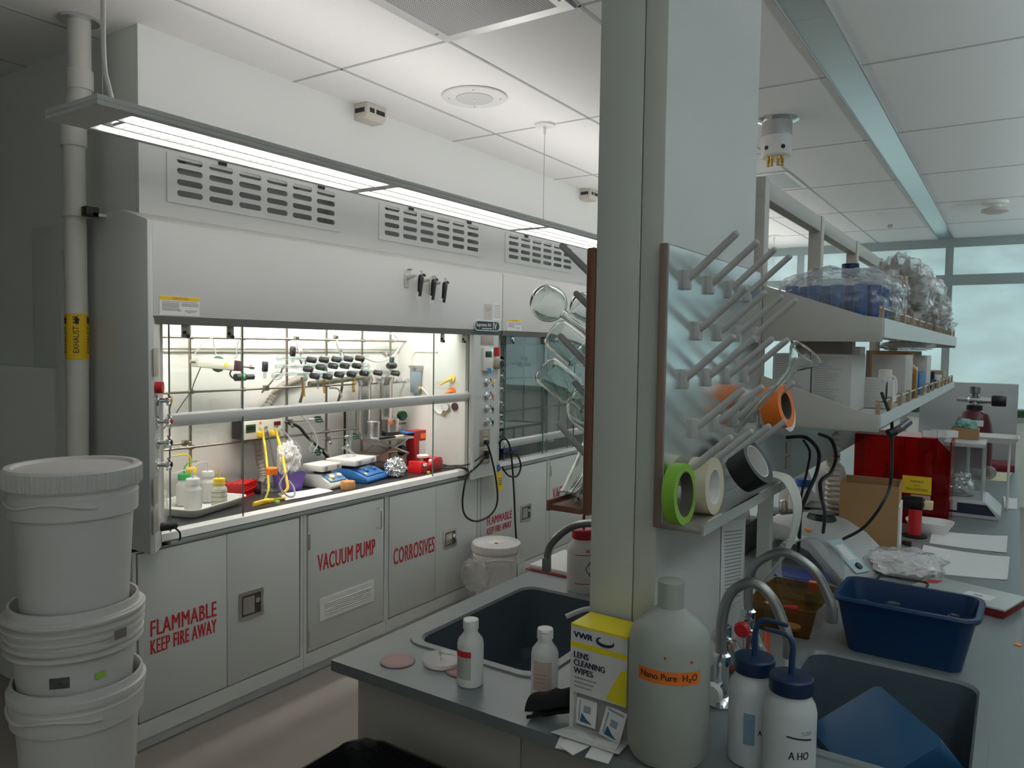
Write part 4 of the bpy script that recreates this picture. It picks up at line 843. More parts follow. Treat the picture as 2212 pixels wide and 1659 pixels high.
for i, (a, b_) in enumerate((((634, 708), (655, 782)), ((718, 708), (742, 775)))):
    p0, p1 = hp(*a, -3.46), hp(*b_, -3.38); t = thing('condenser_clamp', ['slanted clamp arm reaching down to the manifold, nearer the cream device', 'slanted clamp arm reaching down to the middle of the manifold'][i], 'clamp', p0)
    MB().cyl((0, 0, 0), p1-p0, .006).build('rod', STAIN, t); MB().along((p1-p0)*.45, (p1-p0)*.8, [(0, .008), (.2, .013), (.8, .013), (1, .008)], 12).build('collar', STAIN, t)
    for s in (-1, 1): MB().tube([(p1-p0)*.8, (p1-p0)*.92+Vector((0, s*.02, 0)), (p1-p0)*1.06+Vector((0, s*.014, 0))], .005).build('jaw', DGREEN, t)
    MB().cbox((p1-p0)*.3, (.025, .025, .025)).build('boss', ROD, t, bevel=.004)
# glass manifold with rows of black stopcocks
t = thing('glass_manifold', 'glass vacuum manifold with three rows of black stopcocks', 'manifold', (-3.36, 3.1, 1.57))
MX = -3.36
for (a, b_) in (((598, 775), (795, 770)), ((596, 792), (795, 788)), ((612, 808), (860, 803))):
    MB().tube([hp(*a, MX), hp(*b_, MX)], .0115, 12).build('glass_tube', WARE, t, w=True)
cocks = [(670, 777), (697, 777), (724, 776), (750, 775), (775, 774), (663, 797), (690, 793), (717, 790), (742, 790), (768, 790), (677, 812), (705, 813), (730, 809), (757, 808), (784, 806), (814, 805), (852, 806)]
for (u, v) in cocks:
    c = hp(u, v, MX+.06); d = Vector((.75, .45, -.12)).normalized()
    st = MB().along(c-d*.09, c-d*.012, [(0, .009), (.5, .009), (.6, .013), (1, .012)], 12).build('stopcock_barrel', WARE, t, w=True)
    MB().along(c-d*.02, c+d*.034, [(0, .013), (.12, .0175), (.9, .0175), (1, .013)], 14).build('stopcock_knob', BLACK, st, w=True)
    if v > 800: MB().tube([c-d*.05, c-d*.05+Vector((0, 0, -.05)), c-d*.05+Vector((.0, 0, -.08))], lambda s: .010-.004*s, 10).build('hose_outlet', WARE, st, w=True)
for (u, v) in ((632, 760), (572, 793), (846, 781)):
    c = hp(u, v, MX+.03); st = MB().cyl(c+Vector((0, 0, -.06)), c+Vector((0, 0, -.02)), .009).build('stopcock_barrel', WARE, t, w=True)
    MB().along(c+Vector((0, 0, -.025)), c+Vector((0, .003, .03)), [(0, .012), (.1, .016), (.9, .016), (1, .012)], 14).build('stopcock_knob', BLACK, st, w=True)
c = hp(846, 790, MX+.06); MB().along(c-Vector((.0, .035, 0)), c+Vector((0, .035, 0)), [(0, .016), (.1, .02), (.9, .02), (1, .016)], 14).build('stopcock_knob', BLACK, t, w=True)
for k, (u, v, s) in enumerate(((598, 812, .03), (690, 818, .024), (822, 820, .026), (862, 822, .024), (880, 823, .02), (790, 792, .03))):
    MB().ball(hp(u, v, MX+.02), s, 2, (.8, 1.2, .8)).build('glass_bulb', WARE, t, w=True)
for u, v in ((655, 845), (700, 838), (763, 836)):
    c = hp(u, v, MX); MB().tube([c+Vector((0, 0, .06)), c, c+Vector((0, .005, -.03))], .009, 10).build('amber_joint', clear('amber glass', (.85, .65, .30), haze=.25, hazecol=(.6, .42, .15)), t, w=True)
MB().tube([hp(668, 830, -3.42), hp(730, 822, -3.42), hp(800, 812, -3.42)], .017, 12).build('manifold_bar', mat('olive tube', (.24, .22, .15), .4), t, w=True)
cable('brown_tube', 'dark brown rubber tube hanging from the manifold end nearest the hose', [hp(652, 815, -3.42), hp(655, 840, -3.43), hp(648, 870, -3.44)], .008, mat('brown rubber', (.14, .09, .06), .5))
cable('brown_tube', 'dark brown rubber tube hanging from the middle of the manifold', [hp(740, 815, -3.42), hp(738, 840, -3.43), hp(730, 868, -3.44)], .008, mat('brown rubber', (.14, .09, .06), .5))
cable('clear_tube', 'clear tube swooping from the top of the manifold to the far clamp', [hp(785, 772, -3.40), hp(815, 781, -3.40), hp(845, 772, -3.42), hp(860, 755, -3.44), hp(868, 742, -3.46)], .006, mat('pale tubing', (.62, .64, .64), .35))
cable('clear_tube', 'clear tube bending below the middle stopcocks', [hp(712, 838, -3.36), hp(730, 840, -3.36), hp(738, 858, -3.36)], .006, mat('pale tubing', (.62, .64, .64), .35))
cable('clear_tube', 'short clear tube arching at the top of the lit hood', [hp(835, 722, -3.45), hp(850, 722, -3.45), hp(861, 735, -3.45)], .005, mat('pale tubing', (.62, .64, .64), .35))
t = thing('glass_column', 'upright clear glass column gripped by the dark jawed clamp', 'glassware', hp(757, 958, -3.40))
h_ = hp(757, 880, -3.40).z-hp(757, 958, -3.40).z
MB().lathe([(.006, 0), (.016, .02), (.016, h_), (.013, h_)], n=16).build('tube', WARE, t); MB().lathe([(.012, -.06), (.006, 0)], n=12).build('tip', WARE, t)
t = thing('glass_tee', 'knotted clear glass joint standing on the blue hot plate', 'glassware', (-3.295, 3.23, WT+.131), R90)
MB().tube([(.05, 0, .006), (.01, .0, .03), (-.015, 0, .055)], .008, 10).ball((-.02, 0, .062), .02).build('stem', WARE, t)
for k in range(4): MB().tube([(-.02, 0, .062), (-.02+.035*math.cos(k*1.6), .01, .062+.035*math.sin(k*1.6))], .007, 8).build('side_arm', WARE, t)
t = thing('bubbler', 'small clear glass bubbler hanging beside the black tube', 'glassware', hp(672, 978, -3.40))
MB().lathe([(.012, 0), (.02, .008), (.02, .035), (.01, .05), (.017, .06), (.017, .075), (.006, .085), (.006, .12)], n=16).build('bulb', WARE, t)
cable('clear_tube', 'thin clear tube looping beside the green jawed clamp', [hp(640, 890, -3.42), hp(662, 908, -3.40), hp(682, 940, -3.40), hp(685, 962, -3.40), hp(676, 975, -3.40)], .004, mat('pale tubing', (.62, .64, .64), .35))
MB().cyl(hp(745, 875, -3.52), hp(745, 1008, -3.52), .007).build('dark_rod', BLACK, label='thin black upright rod behind the glass column', cat='rod')
# fittings on the far inner wall (y about 3.95)
WY = 3.953
t = thing('drying_tube', 'blue grey graduated drying tube with clear lid on the inner wall', 'drying tube', (-3.365, 3.905, 1.385))
MB().lathe([(.034, 0), (.036, .005), (.040, .14), (.040, .142)]).build('body', mat('smoky blue', (.28, .36, .42), .2), t); MB().lathe([(.040, .142), (.041, .165), (.05, .168), (.05, .182)]).build('lid', clear('smoke lid', (.7, .72, .73), haze=.3, hazecol=(.5, .52, .54)), t)
MB().cyl((.036, -.006, .035), (.0385, -.006, .035), .012).build('yellow_dot', YELLOW, t)
cable('cream_tube', 'cream tube rising from the drying tube up the inner wall', [(-3.40, 3.92, 1.50), (-3.415, 3.93, 1.56), (-3.42, 3.93, 1.62), (-3.40, 3.935, 1.655), (-3.36, 3.935, 1.66), (-3.2, 3.935, 1.66)], .0075, mat('cream tubing', (.72, .69, .58), .5))
cable('white_tube', 'white tube running from the drying tube to the pressure gauge', [(-3.33, 3.92, 1.42), (-3.27, 3.93, 1.36), (-3.22, 3.93, 1.28), (-3.17, 3.93, 1.25), (-3.13, 3.925, 1.29)], .007, WHITEP)
t = thing('port_cover', 'round black port cover on the inner hood wall', 'cover', (-3.021, WY, 1.534))
MB().cyl((0, -.008, 0), (0, 0, 0), .030, n=24).build('disc', mat('black cover', (.03, .035, .035), .4), t)
for s in (-1, 1): MB().cyl((s*.02, -.010, 0), (s*.02, -.008, 0), .004, n=8).build('screw', STAIN, t)
for nm, lb, (x, z), cc in (('gas_nozzle', 'yellow gas nozzle pointing out of the inner wall', (-3.075, 1.487), YELLOW), ('gas_nozzle', 'orange nozzle just above the sash rail on the inner wall', (-3.075, 1.405), ORANGE)):
    t = thing(nm, lb, 'nozzle', (x, WY, z)); MB().along((0, 0, 0), (0, -.03, 0), [(0, .03), (.5, .03), (1, .022)], 18).build('base', cc, t)
    MB().tube([(0, -.025, 0), (-.02, -.05, -.012), (-.06, -.075, -.04)], lambda s: .014-.009*s, 12).build('spout', cc, t)
t = thing('pressure_gauge', 'small round white pressure gauge on the inner wall', 'gauge', (-3.115, 3.915, 1.30))
MB().cyl((.005, -.012, 0), (-.005, .012, 0), .026, n=20).build('case', STAIN, t); MB().cyl((.0055, -.0135, 0), (.005, -.012, 0), .023, n=20).build('dial', PAPER, t); MB().tube([(0, .01, -.02), (-.01, .01, -.05), (-.03, .012, -.06)], .006).build('stem', BRASS, t)
MB().cyl((-3.05, 3.952, 1.306), (-3.05, 3.925, 1.306), .026, n=16).build('gas_regulator', mat('dark maroon knob', (.05, .02, .02), .4), label='dark round regulator knob behind the gauge', cat='knob')
t = thing('green_valve', 'dark green round valve beside the silvery column', 'valve', (-3.49, 3.88, 1.226)); MB().along((0, 0, 0), (.06, -.02, .0), [(0, .012), (.3, .012), (.32, .03), (.8, .034), (1, .028)], 18).build('hand_wheel', DGREEN, t)
# ---------------------------------------------------------------- power cords on the control post
cable('power_cable', 'black cord looping down from the post outlet across the corrosives cabinet', [at(1047, 955, x=PX+.02), at(1052, 958, x=PX+.05), at(1062, 990, x=PX+.03), at(1072, 1040, x=PX+.02), at(1074, 1085, x=PX+.01), at(1060, 1112, x=PX), at(1030, 1126, x=PX-.01), at(1006, 1115, x=PX-.03), at(999, 1085, x=-2.915), at(1005, 1040, x=-2.91), at(1013, 1018, x=-2.93), (-2.96, 3.86, .922), (-3.02, 3.83, .915), (-3.10, 3.80, .915)], .0065, RUB)
cable('power_cable', 'black cord from the lower outlet lying over the hood sill', [at(1047, 985, x=PX+.02), at(1044, 992, x=PX+.05), at(1030, 1008, x=PX+.01), at(1012, 1022, x=-2.90), at(1000, 1030, x=-2.92), at(990, 1031, x=-2.925)], .0065, RUB)
cable('power_cable', 'thinner black cord from the lower outlet into the lit hood', [at(1047, 978, x=PX+.02), at(1040, 985, x=PX+.04), at(1020, 1000, x=-2.90), at(1003, 1005, x=-2.94), (-3.02, 3.88, .925), (-3.08, 3.80, .92)], .004, RUB)
cable('power_cable', 'black cord running from the unlit hood down to the floor', [(-3.02, 4.36, .99), at(1087, 948, x=-2.92), at(1100, 960, x=-2.91), at(1106, 1000, x=-2.90), at(1110, 1060, x=-2.915), at(1113, 1130, x=-2.925), at(1116, 1190, x=-2.93), at(1116, 1320, x=-2.93)], .0065, RUB)
cable('power_cable', 'black cord curling in a ring below the unlit hood sill', [(-3.0, 4.38, .93), at(1100, 978, x=-2.90), at(1118, 985, x=-2.90), at(1125, 1008, x=-2.90), at(1117, 1028, x=-2.90), at(1100, 1028, x=-2.905), at(1088, 1015, x=-2.92), at(1085, 1008, x=-2.925)], .0065, RUB)
for u, v in ((1047, 955), (1047, 978), (1047, 986)):
    p = at(u, v, x=PX+.008); MB().box(p.x, p.x+.03, p.y-.012, p.y+.012, p.z-.014, p.z+.014).build('power_plug', RUB, label={955: 'black plug in the upper outlet of the control post', 978: 'black plug in the top socket of the lower outlet', 986: 'black plug in the bottom socket of the lower outlet'}[v], cat='plug', bevel=.004)
a = at(1075, 1012, x=-2.90); t = thing('yellow_tag', 'yellow inspection tag on blue tape hanging below the control post', 'tag', a)
MB().loft([[Vector((0.002*k+(.0 if k < 3 else .004), y, z-.0)) for y, z in ((-.03+.01*math.sin(k), -.02-.022*k), (.045+.008*math.sin(k+1), -.012-.022*k), (.045+.008*math.sin(k+1)+.0, -.0125-.022*k), (-.03+.01*math.sin(k), -.0205-.022*k))] for k in range(7)]).build('tag_sheet', YELLOW, t)
MB().box(-.004, .006, -.012, .018, -.02, .025).build('blue_tape', BLUE, t)
pr = MB()
for k in range(4): pr.box(.0135, .015, -.005, .03, -.07-.014*k, -.066-.014*k)
pr.build('print', INK, t)
# ---------------------------------------------------------------- inside the unlit hood
BT = WT
t = thing('hot_plate', 'dark hot plate on the worktop of the unlit hood', 'hot plate', (-3.32, 4.85, BT), R90)
MB().prism([(-.12, 0), (.12, 0), (.12, .07), (-.04, .07), (-.12, .03)], 'x', -.09, .09).build('case', BLUE, t, w=False, bevel=.01); MB().box(-.085, .085, -.04, .12, .075, .10).build('top_plate', PLATEW, t, bevel=.006)
t = bottle('reagent_bottle', 'bottle with orange cap inside the unlit hood', 'bottle', (-3.25, 4.62, BT), .045, .16, mat('dark amber', (.08, .03, .01), .2), True, ORANGE)
sheet('white sheet standing in for a reflection on the unlit hood glass', [(-3.15, 4.45), (-3.15, 5.25), (-3.45, 5.25), (-3.45, 4.45)], 1.10, PAPER, curl=-.02)  # white sheet put in place of a bright reflection on the sash glass
t = thing('equipment_stand', 'low dark stand under the white sheet in the unlit hood', 'stand', (-3.3, 4.85, BT))
MB().box(-.15, .15, -.4, .4, .180, .196).build('top', BLACK, t); 
for sx in (-.14, .14):
    for sy in (-.38, .38): MB().cyl((sx, sy, 0), (sx, sy, .18), .01).build('leg', ROD, t)
for i, y in enumerate((4.7, 5.0, 5.35)):
    t = thing('manifold_stopcock', ['dark stopcock cluster on the first rod of the unlit hood', 'dark stopcock cluster on the middle rod of the unlit hood', 'dark stopcock cluster on the far rod of the unlit hood'][i], 'stopcock', (-3.46, y, 1.56))
    for k in range(3): MB().along((0, .05*k-.05, .05*(k % 2)), (.05, .05*k-.03, .05*(k % 2)-.01), [(0, .012), (.2, .02), (.9, .02), (1, .014)], 12).build('knob', BLACK, t)
    MB().cyl((-.03, -.08, 0), (-.03, .08, 0), .01).build('glass_tube', WARE, t)
MB().cyl((-3.3, 5.55, BT), (-3.3, 5.55, BT+.3), .05, n=20).build('grey_cylinder', LGREY, label='grey cylinder standing in the unlit hood', cat='cylinder')
# ---------------------------------------------------------------- the island
IZ = .914; IX0, IX1, IY0, IY1 = -1.405, .045, 1.315, 6.42
ISL = mat('island laminate', (.40, .37, .34), .5, var=.02, scale=10)
S1 = (-1.128, 1.818, .435, .62); S2 = (-.232, 1.835, .435, .58)    # sink rims: centre x, y, size
top = thing('island_worktop', 'grey epoxy island worktop with two sink cutouts', 'worktop', (-.68, 3.8, IZ-.027))
holed(rect(IX0, IY0, IX1, IY1), [[(p.x, p.y) for p in rrect(cx, cy, wx-.01, wy-.01, .05, 0)] for cx, cy, wx, wy in (S1, S2)], .027, 'slab', EPOXY, top, (0, 0, IZ), X_, Y_)
xs_ = at(1127, 1560, y=1.372).x
t = thing('island_cabinet', 'grey laminate island base cabinets under the epoxy worktop', 'cabinet', (-.68, 3.8, 0))
MB().box(IX0+.04, xs_-.0015, 1.37, 1.39, .02, IZ-.027).build('end_panel', ISL, t, w=True, bevel=.001); MB().box(xs_+.0015, IX1-.04, 1.37, 1.39, .02, IZ-.027).build('end_panel', ISL, t, w=True, bevel=.001)
MB().box(IX0+.04, IX0+.06, 1.391, IY1-.03, .02, IZ-.027).build('side_panel', ISL, t, w=True, sm=False); MB().box(IX1-.06, IX1-.04, 1.391, IY1-.03, .02, IZ-.027).build('side_panel', ISL, t, w=True, sm=False)
MB().box(IX0+.061, IX1-.061, IY1-.05, IY1-.03, .02, IZ-.027).build('back_panel', ISL, t, w=True, sm=False); MB().box(IX0+.08, IX1-.08, 1.43, IY1-.07, 0, .02).build('plinth', GAP, t, w=True, sm=False)
for (cx, cy, wx, wy), lb in ((S1, 'dark moulded sink on the hood side of the island'), (S2, 'dark moulded sink under the blue tub')):
    t = thing('sink', lb, 'sink', (cx, cy, IZ-.24))
    MB().loft([rrect(0, 0, wx, wy, .06, .24), rrect(0, 0, wx-.004, wy-.004, .06, .245), rrect(0, 0, wx-.05, wy-.05, .05, .245), rrect(0, 0, wx-.06, wy-.06, .05, .238)], False, False).build('rim', EPOXY, t)
    MB().loft([rrect(0, 0, wx-.06, wy-.06, .05, .238), rrect(0, 0, wx-.08, wy-.08, .05, .05), rrect(0, 0, wx-.12, wy-.12, .05, .025), rrect(0, 0, .03, .03, .014, .015)], False, True).build('basin', SINKM, t)
    MB().lathe([(.035, .016), (.035, .02), (.02, .021)]).build('drain', STAIN, t)
# chase
CHM = mat('chase enamel', (.64, .65, .60), .5, var=.02, scale=4)
CX0, CX1, CY0, CY1 = -.757, -.607, 1.462, 2.10
ch = struct('wall_chase', MB().box(CX0+.002, CX1, CY0+.012, CY1, IZ, CZ), mat('chase side enamel', (.64, .645, .63), .5, var=.02, scale=4), sm=False)
MB().box(CX0, -.657, CY0, CY0+.012, IZ, CZ).build('end_cover', CHM, ch, w=True, bevel=.0015); MB().box(-.6545, CX1+.001, CY0, CY0+.012, IZ, CZ).build('end_cover', CHM, ch, w=True, bevel=.0015)
# drying racks on both faces
EDGEW = mat('reddish board edge', (.20, .085, .055), .5, var=.15, scale=20); PEGM = mat('grey white peg', (.50, .49, .48), .45); BOARD = mat('polished steel board', (.84, .88, .88), .20, 1., var=.06, scale=4)
def rack(label, s, fx, z0, z1, y0, y1, skip=()):
    """s = +1 faces the window bench, -1 faces the hoods; fx is the wall plane"""
    t = thing('drying_rack', label, 'drying rack', (fx, y0, z0)); bx = fx+s*.021
    MB().box(min(fx+s*.001, fx+s*.019), max(fx+s*.001, fx+s*.019), y0, y1, z0, z1).build('board_core', EDGEW if s < 0 else mat('board edge taupe', (.27, .19, .16), .5), t, w=True, bevel=.003)
    MB().box(min(bx-s*.002, bx), max(bx-s*.002, bx), y0+.004, y1-.004, z0+.004, z1-.004).build('face_sheet', BOARD, t, w=True, sm=False)
    xa, xb = sorted((bx, bx+s*.082)); MB().box(xa, xb, y0, y1-.01, z0, z0+.014).build('drip_tray', EDGEW if s < 0 else mat('tray steel', (.36, .33, .30), .35, .5), t, w=True, bevel=.002)
    e0, e1 = sorted((bx+s*.082, bx+s*.088)); MB().box(e0, e1, y0, y1-.01, z0-.002, z0+.022).build('tray_lip', BOARD if s > 0 else EDGEW, t, w=True)
    for r, z in enumerate((1.853, 1.748, 1.645, 1.535, 1.44)):
        for c in range(4):
            y = 1.534+.1445*c+(.072 if r % 2 else 0); o = Vector((bx, y, z))
            p = MB().tube([o+Vector((s*.006, 0, .002)), o+Vector((s*.02, 0, .012)), o+Vector((s*.105, 0, .088))], lambda q: .0088-.0012*q, 10).ball(o+Vector((s*.105, 0, .088)), .0076, 2).build('peg', PEGM, t, w=True)
            MB().cbox((bx+s*.006, y, z), (.014, .020, .042)).build('peg_clip', PEGM, p, w=True, bevel=.003)
    return t
rack('steel faced peg drying rack with tape rolls in its tray', 1, CX1, 1.343, 1.920, 1.442, 2.10)
rack('peg drying rack with glass flasks facing the fume hoods', -1, CX0, 1.343, 1.922, 1.455, 2.10)
# tape rolls
def roll(name, label, c, ax, R, r, w_, m_, core=None, cat='tape'):
    ax = Vector(ax).normalized(); t = thing(name, label, cat, c); a = -ax*w_/2; b = ax*w_/2; u = ax.orthogonal().normalized(); v = ax.cross(u); n = 36
    rg = lambda o, rad: [Vector(o)+(u*math.cos(2*math.pi*k/n)+v*math.sin(2*math.pi*k/n))*rad for k in range(n)]
    MB().loft([rg(a, r), rg(a, R), rg(b, R), rg(b, r), rg(a, r)], False, False).build('tape', m_, t)
    MB().loft([rg(a*.98, r-.0025), rg(a*.98, r), rg(b*.98, r), rg(b*.98, r-.0025), rg(a*.98, r-.0025)], False, False).build('core', core or CARDL, t)
    return t
roll('tape_roll', 'bright green tape roll hanging on the first lower peg', (-.558, 1.462, 1.415), (1, .0, .05), .062, .046, .026, mat('lime tape', (.25, .50, .05), .5), mat('dark core', (.10, .09, .08), .6))
roll('tape_roll', 'cream masking tape roll standing in the rack tray', (-.545, 1.575, 1.417), (1, 0, .05), .060, .038, .045, mat('masking tape', (.66, .58, .43), .6), PAPER)
roll('tape_roll', 'wide black tape roll on the lower pegs of the rack', (-.535, 1.86, 1.425), (.9, -.1, .55), .058, .042, .055, mat('black tape', (.008, .009, .011), .4), PAPER)
roll('tape_roll', 'bright orange tape roll hung at the far end of the rack', (-.515, 2.03, 1.560), (.97, -.10, .2), .056, .036, .05, ORANGE, mat('dark core', (.10, .09, .08), .6))
roll('tape_roll', 'white cotton tape roll behind the orange one', (-.535, 2.145, 1.54), (.97, -.10, .2), .058, .040, .04, PAPER)
b = MB(); pts = [(-.53, 2.03, 1.385), (-.49, 2.05, 1.37), (-.465, 2.06, 1.31), (-.468, 2.06, 1.24), (-.49, 2.055, 1.17), (-.53, 2.05, 1.11), (-.56, 2.05, 1.07)]
P = smooth_path(pts, 6); rings = [[p+Vector((0, -.045, 0)), p+Vector((0, .045, 0)), p+Vector((.003, .045, .0)), p+Vector((.003, -.045, 0))] for p in P]
b.loft(rings).build('cloth_strip', mat('white cloth', (.66, .64, .58), .8), label='white cloth strip curling down from the end of the rack tray', cat='cloth')
t = thing('paper_notice', 'printed white notice taped on the chase below the rack tray', 'notice', (CX1+.002, 1.985, 1.04))
MB().poly([(0, -.095, .0), (0, .09, -.018), (0, .105, .20), (0, -.10, .235)]).build('sheet', PAPER, t, sm=False)
pr = MB()
for k in range(20): pr.poly([(.0008, -.08+.001*k, .20-.0095*k), (.0008, .075, .175-.0095*k), (.0008, .075, .178-.0095*k), (.0008, -.08+.001*k, .203-.0095*k)])
pr.build('print', GREYINK, t, sm=False)
# glassware on pegs
def vessel(name, label, p0, p1, prof, m_=WARE, n=24, extra=None):
    """open thin-walled vessel along p0-p1; prof = (fraction, radius)"""
    p0, p1 = Vector(p0), Vector(p1); t = thing(name, label, 'glassware', p0)
    if m_ is WARE:
        wl = .0022; inner = [(f+(wl*1.2/(p1-p0).length if f < .08 else 0), max(r-wl, .0004)) for f, r in reversed(prof)]
        MB().along((0, 0, 0), p1-p0, prof+inner, n, caps=False).build('glass_body', BLOWN, t)
    else: MB().along((0, 0, 0), p1-p0, prof, n, caps=False).build('glass_body', m_, t)
    q = (p1-p0)*prof[-1][0]; ax = (p1-p0).normalized(); r = prof[-1][1]; u = ax.orthogonal().normalized(); v = ax.cross(u)
    MB().tube([q+(u*math.cos(2*math.pi*k/20)+v*math.sin(2*math.pi*k/20))*r for k in range(20)], .0022, 6, closed=True).build('lip', BLOWN, t); return t
def sphere_prof(R, L, rn, n=16): return [(max(0, (R-R*math.cos(a))/L), max(.0005, R*math.sin(a))) for a in [math.pi*.0+(math.pi-math.asin(rn/R))*k/n for k in range(n+1)]]+[(.9, rn), (1, rn*1.3)]
c = at(1185, 655, x=-.95); d = Vector((.82, .12, -.55)).normalized()
vessel('round_flask', 'round bottom flask at the top of the hood side rack', c-d*.046, c+d*.13, sphere_prof(.046, .176, .011))
c = at(1258, 660, x=-.90); vessel('round_flask', 'second round flask behind the top peg of the hood side rack', c-d*.03, c+d*.11, sphere_prof(.038, .14, .011))
def jar(label, uv, r, L, dd, x=-.95, name='glass_jar', neck=.5):
    c = at(*uv, x=x); d = Vector(dd).normalized()
    vessel(name, label, c-d*L/2, c+d*L/2, [(0, .0005), (.0, r*.9), (.04, r), (.62, r), (.76, r*neck), (1, r*neck)])
jar('wide glass jar upside down on the second peg row', (1243, 755), .043, .15, (.8, .1, -.6))
jar('narrower glass jar upside down below the wide one', (1222, 835), .040, .15, (.8, .1, -.6), -.96, neck=.6)
c = at(1262, 880, x=-.92); vessel('glass_flask', 'large glass flask low on the hood side rack', c-Vector((.02, 0, -.05)), c+Vector((.08, 0, -.08)), sphere_prof(.062, .16, .02))
a, b_ = at(1278, 950, x=-.85), at(1228, 1075, x=-.85)
vessel('graduated_cylinder', 'glass cylinder leaning in the wooden tray of the hood side rack', a, b_, [(0, .0005), (0, .018), (.9, .022), (1, .026)])
a, b_ = at(1285, 960, x=-.83), at(1252, 1078, x=-.83); vessel('glass_funnel', 'slanted glass funnel beside the leaning cylinder', a, b_, [(0, .006), (.4, .008), (.6, .012), (1, .034)])
a, b_ = at(1590, 932, x=-.565), at(1742, 762, x=-.40)
vessel('glass_funnel', 'long stemmed glass funnel lying over the middle pegs', a, b_, [(0, .006), (.75, .008), (.82, .012), (.96, .038), (1, .040)])
# ---------------------------------------------------------------- things on the near end of the island
def squeeze(label, x, y, lab, band, rot):
    t = thing('squeeze_bottle', label, 'bottle', (x, y, IZ), rot); r = .031
    MB().lathe([(r-.004, 0), (r, .004), (r, .098), (r*.93, .108), (r*.55, .124), (.0165, .127), (.0165, .133)], n=28).build('body', HDPEW, t)
    MB().lathe([(.0185, .1335), (.0185, .152), (.0175, .155), (.010, .156)], n=24).build('flip_cap', WHITEP, t); MB().box(-.008, .008, -.021, -.016, .149, .155).build('cap_tab', WHITEP, t, bevel=.002)
    a0, a1 = (-2.5, -1.05)
    def arc(z0, z1, a0, a1, rr, nm, m_):
        q = MB(); n = 12; A = [(rr*math.cos(a0+(a1-a0)*k/n), rr*math.sin(a0+(a1-a0)*k/n)) for k in range(n+1)]
        for (p, q_) in zip(A, A[1:]): q.poly([(p[0], p[1], z0), (q_[0], q_[1], z0), (q_[0], q_[1], z1), (p[0], p[1], z1)])
        return q.build(nm, m_, t)
    arc(.022, .088, a0, a1, r+.0005, 'label', lab)
    if band: arc(.074, .088, a0, a1, r+.0009, 'label_band', REDINK)
    for k in range(3): arc(.058-.009*k, .060-.009*k, a0+.15, a1-.4-.1*k, r+.0009, 'label_print', GREYINK if band else mat('faded red ink', (.55, .28, .22), .6))
    return t
squeeze('small white flip cap bottle with red topped label by the dark sink', -1.040, 1.410, mat('grey label', (.48, .46, .42), .6), True, .15)
squeeze('small white flip cap bottle with pale pink label next to the wipes box', -.868, 1.462, mat('pink label', (.62, .48, .42), .6), False, .55)
for lb, (x, y), r, cc, up in (('petri dish with pink agar nearest the worktop corner', (-1.262, 1.404), .045, (.40, .22, .22), 0), ('petri dish with white agar between the pink ones', (-1.165, 1.462), .05, (.62, .56, .56), 1), ('petri dish with dull red agar behind the white bottle', (-1.098, 1.452), .04, (.36, .17, .17), 0)):
    t = thing('petri_dish', lb, 'petri dish', (x, y, IZ))
    MB().lathe([(r, 0), (r, .012), (r-.002, .012), (r-.002, .002), (.001, .002)], n=36, cap1=False).build('dish', clear('dish clear', haze=.08), t); MB().lathe([(r-.003, .0022), (r*.8, .0055), (.001, .0058)], n=32).build('agar', mat('agar'+lb[-5:], cc, .5), t)
    if up: MB().lathe([(r+.002, .006), (r+.002, .0145), (.001, .0148)], n=36, cap0=False).build('lid', clear('lid haze', haze=.35), t)
# carton of lens wipes
t = thing('wipes_carton', 'yellow and white carton of lens cleaning wipes at the worktop end', 'carton', (-.682, 1.405, IZ), -.03)
bw, bd, bh = .130, .084, .222; YEL2 = mat('carton yellow', (.86, .70, .02), .5); CARTW = mat('carton white', (.72, .71, .68), .55); NAVY = mat('navy ink', (.01, .012, .05), .5)
MB().box(-bw/2, bw/2, -bd/2+.012, bd/2, 0, bh).box(-bw/2, bw/2, -bd/2, -bd/2+.012, .080, bh).box(-bw/2, -bw/2+.008, -bd/2, -bd/2+.012, 0, .080).build('carton_body', CARTW, t, sm=False)
MB().box(-bw/2-.0004, bw/2+.0004, -bd/2-.0004, bd/2+.0004, bh-.004, bh+.0006).build('lid_panel', YEL2, t, sm=False)
fy = -bd/2-.0006
MB().box(-bw/2, bw/2, fy, fy+.0006, bh-.047, bh-.036).build('stripe', YEL2, t, sm=False)
MB().prism([(bw/2, .081), (bw/2, .155), (bw*.40, .15), (bw*.14, .085)], 'y', fy, fy+.0006).build('swoosh', YEL2, t, sm=False)
txt('VWR', 'lettering', NAVY, t, (-bw*.27, fy-.0004, bh-.020), X_, Z_, width=bw*.34, height=.012, w=False, thick=.0009)
MB().tube([(bw*.12+.019*math.cos(a), fy, bh-.021+.008*math.sin(a)) for a in [2.2+.4*k for k in range(12)]], lambda s: .0012+.0022*math.sin(s*3.1), 6).build('logo_swirl', NAVY, t)
for k, s in enumerate(('LENS', 'CLEANING', 'WIPES')): txt(s, 'lettering', NAVY, t, (-bw*.43+(.017, .036, .0225)[k], fy-.0004, bh-.062-.0165*k), X_, Z_, width=(.034, .072, .045)[k], height=.0125, w=False, thick=.0006)
pr = MB()
for k in range(3): pr.box(-bw*.42, -bw*.02-.006*k, fy, fy+.0004, bh-.112-.009*k, bh-.109-.009*k)
pr.build('small_print', GREYINK, t, sm=False)
MB().box(-bw/2+.010, bw/2-.002, -bd/2+.0112, -bd/2+.0118, .004, .079).build('dispenser_opening', mat('grey inside', (.30, .29, .28), .7), t, sm=False)
BLB = mat('packet blue', (.03, .12, .22), .5)
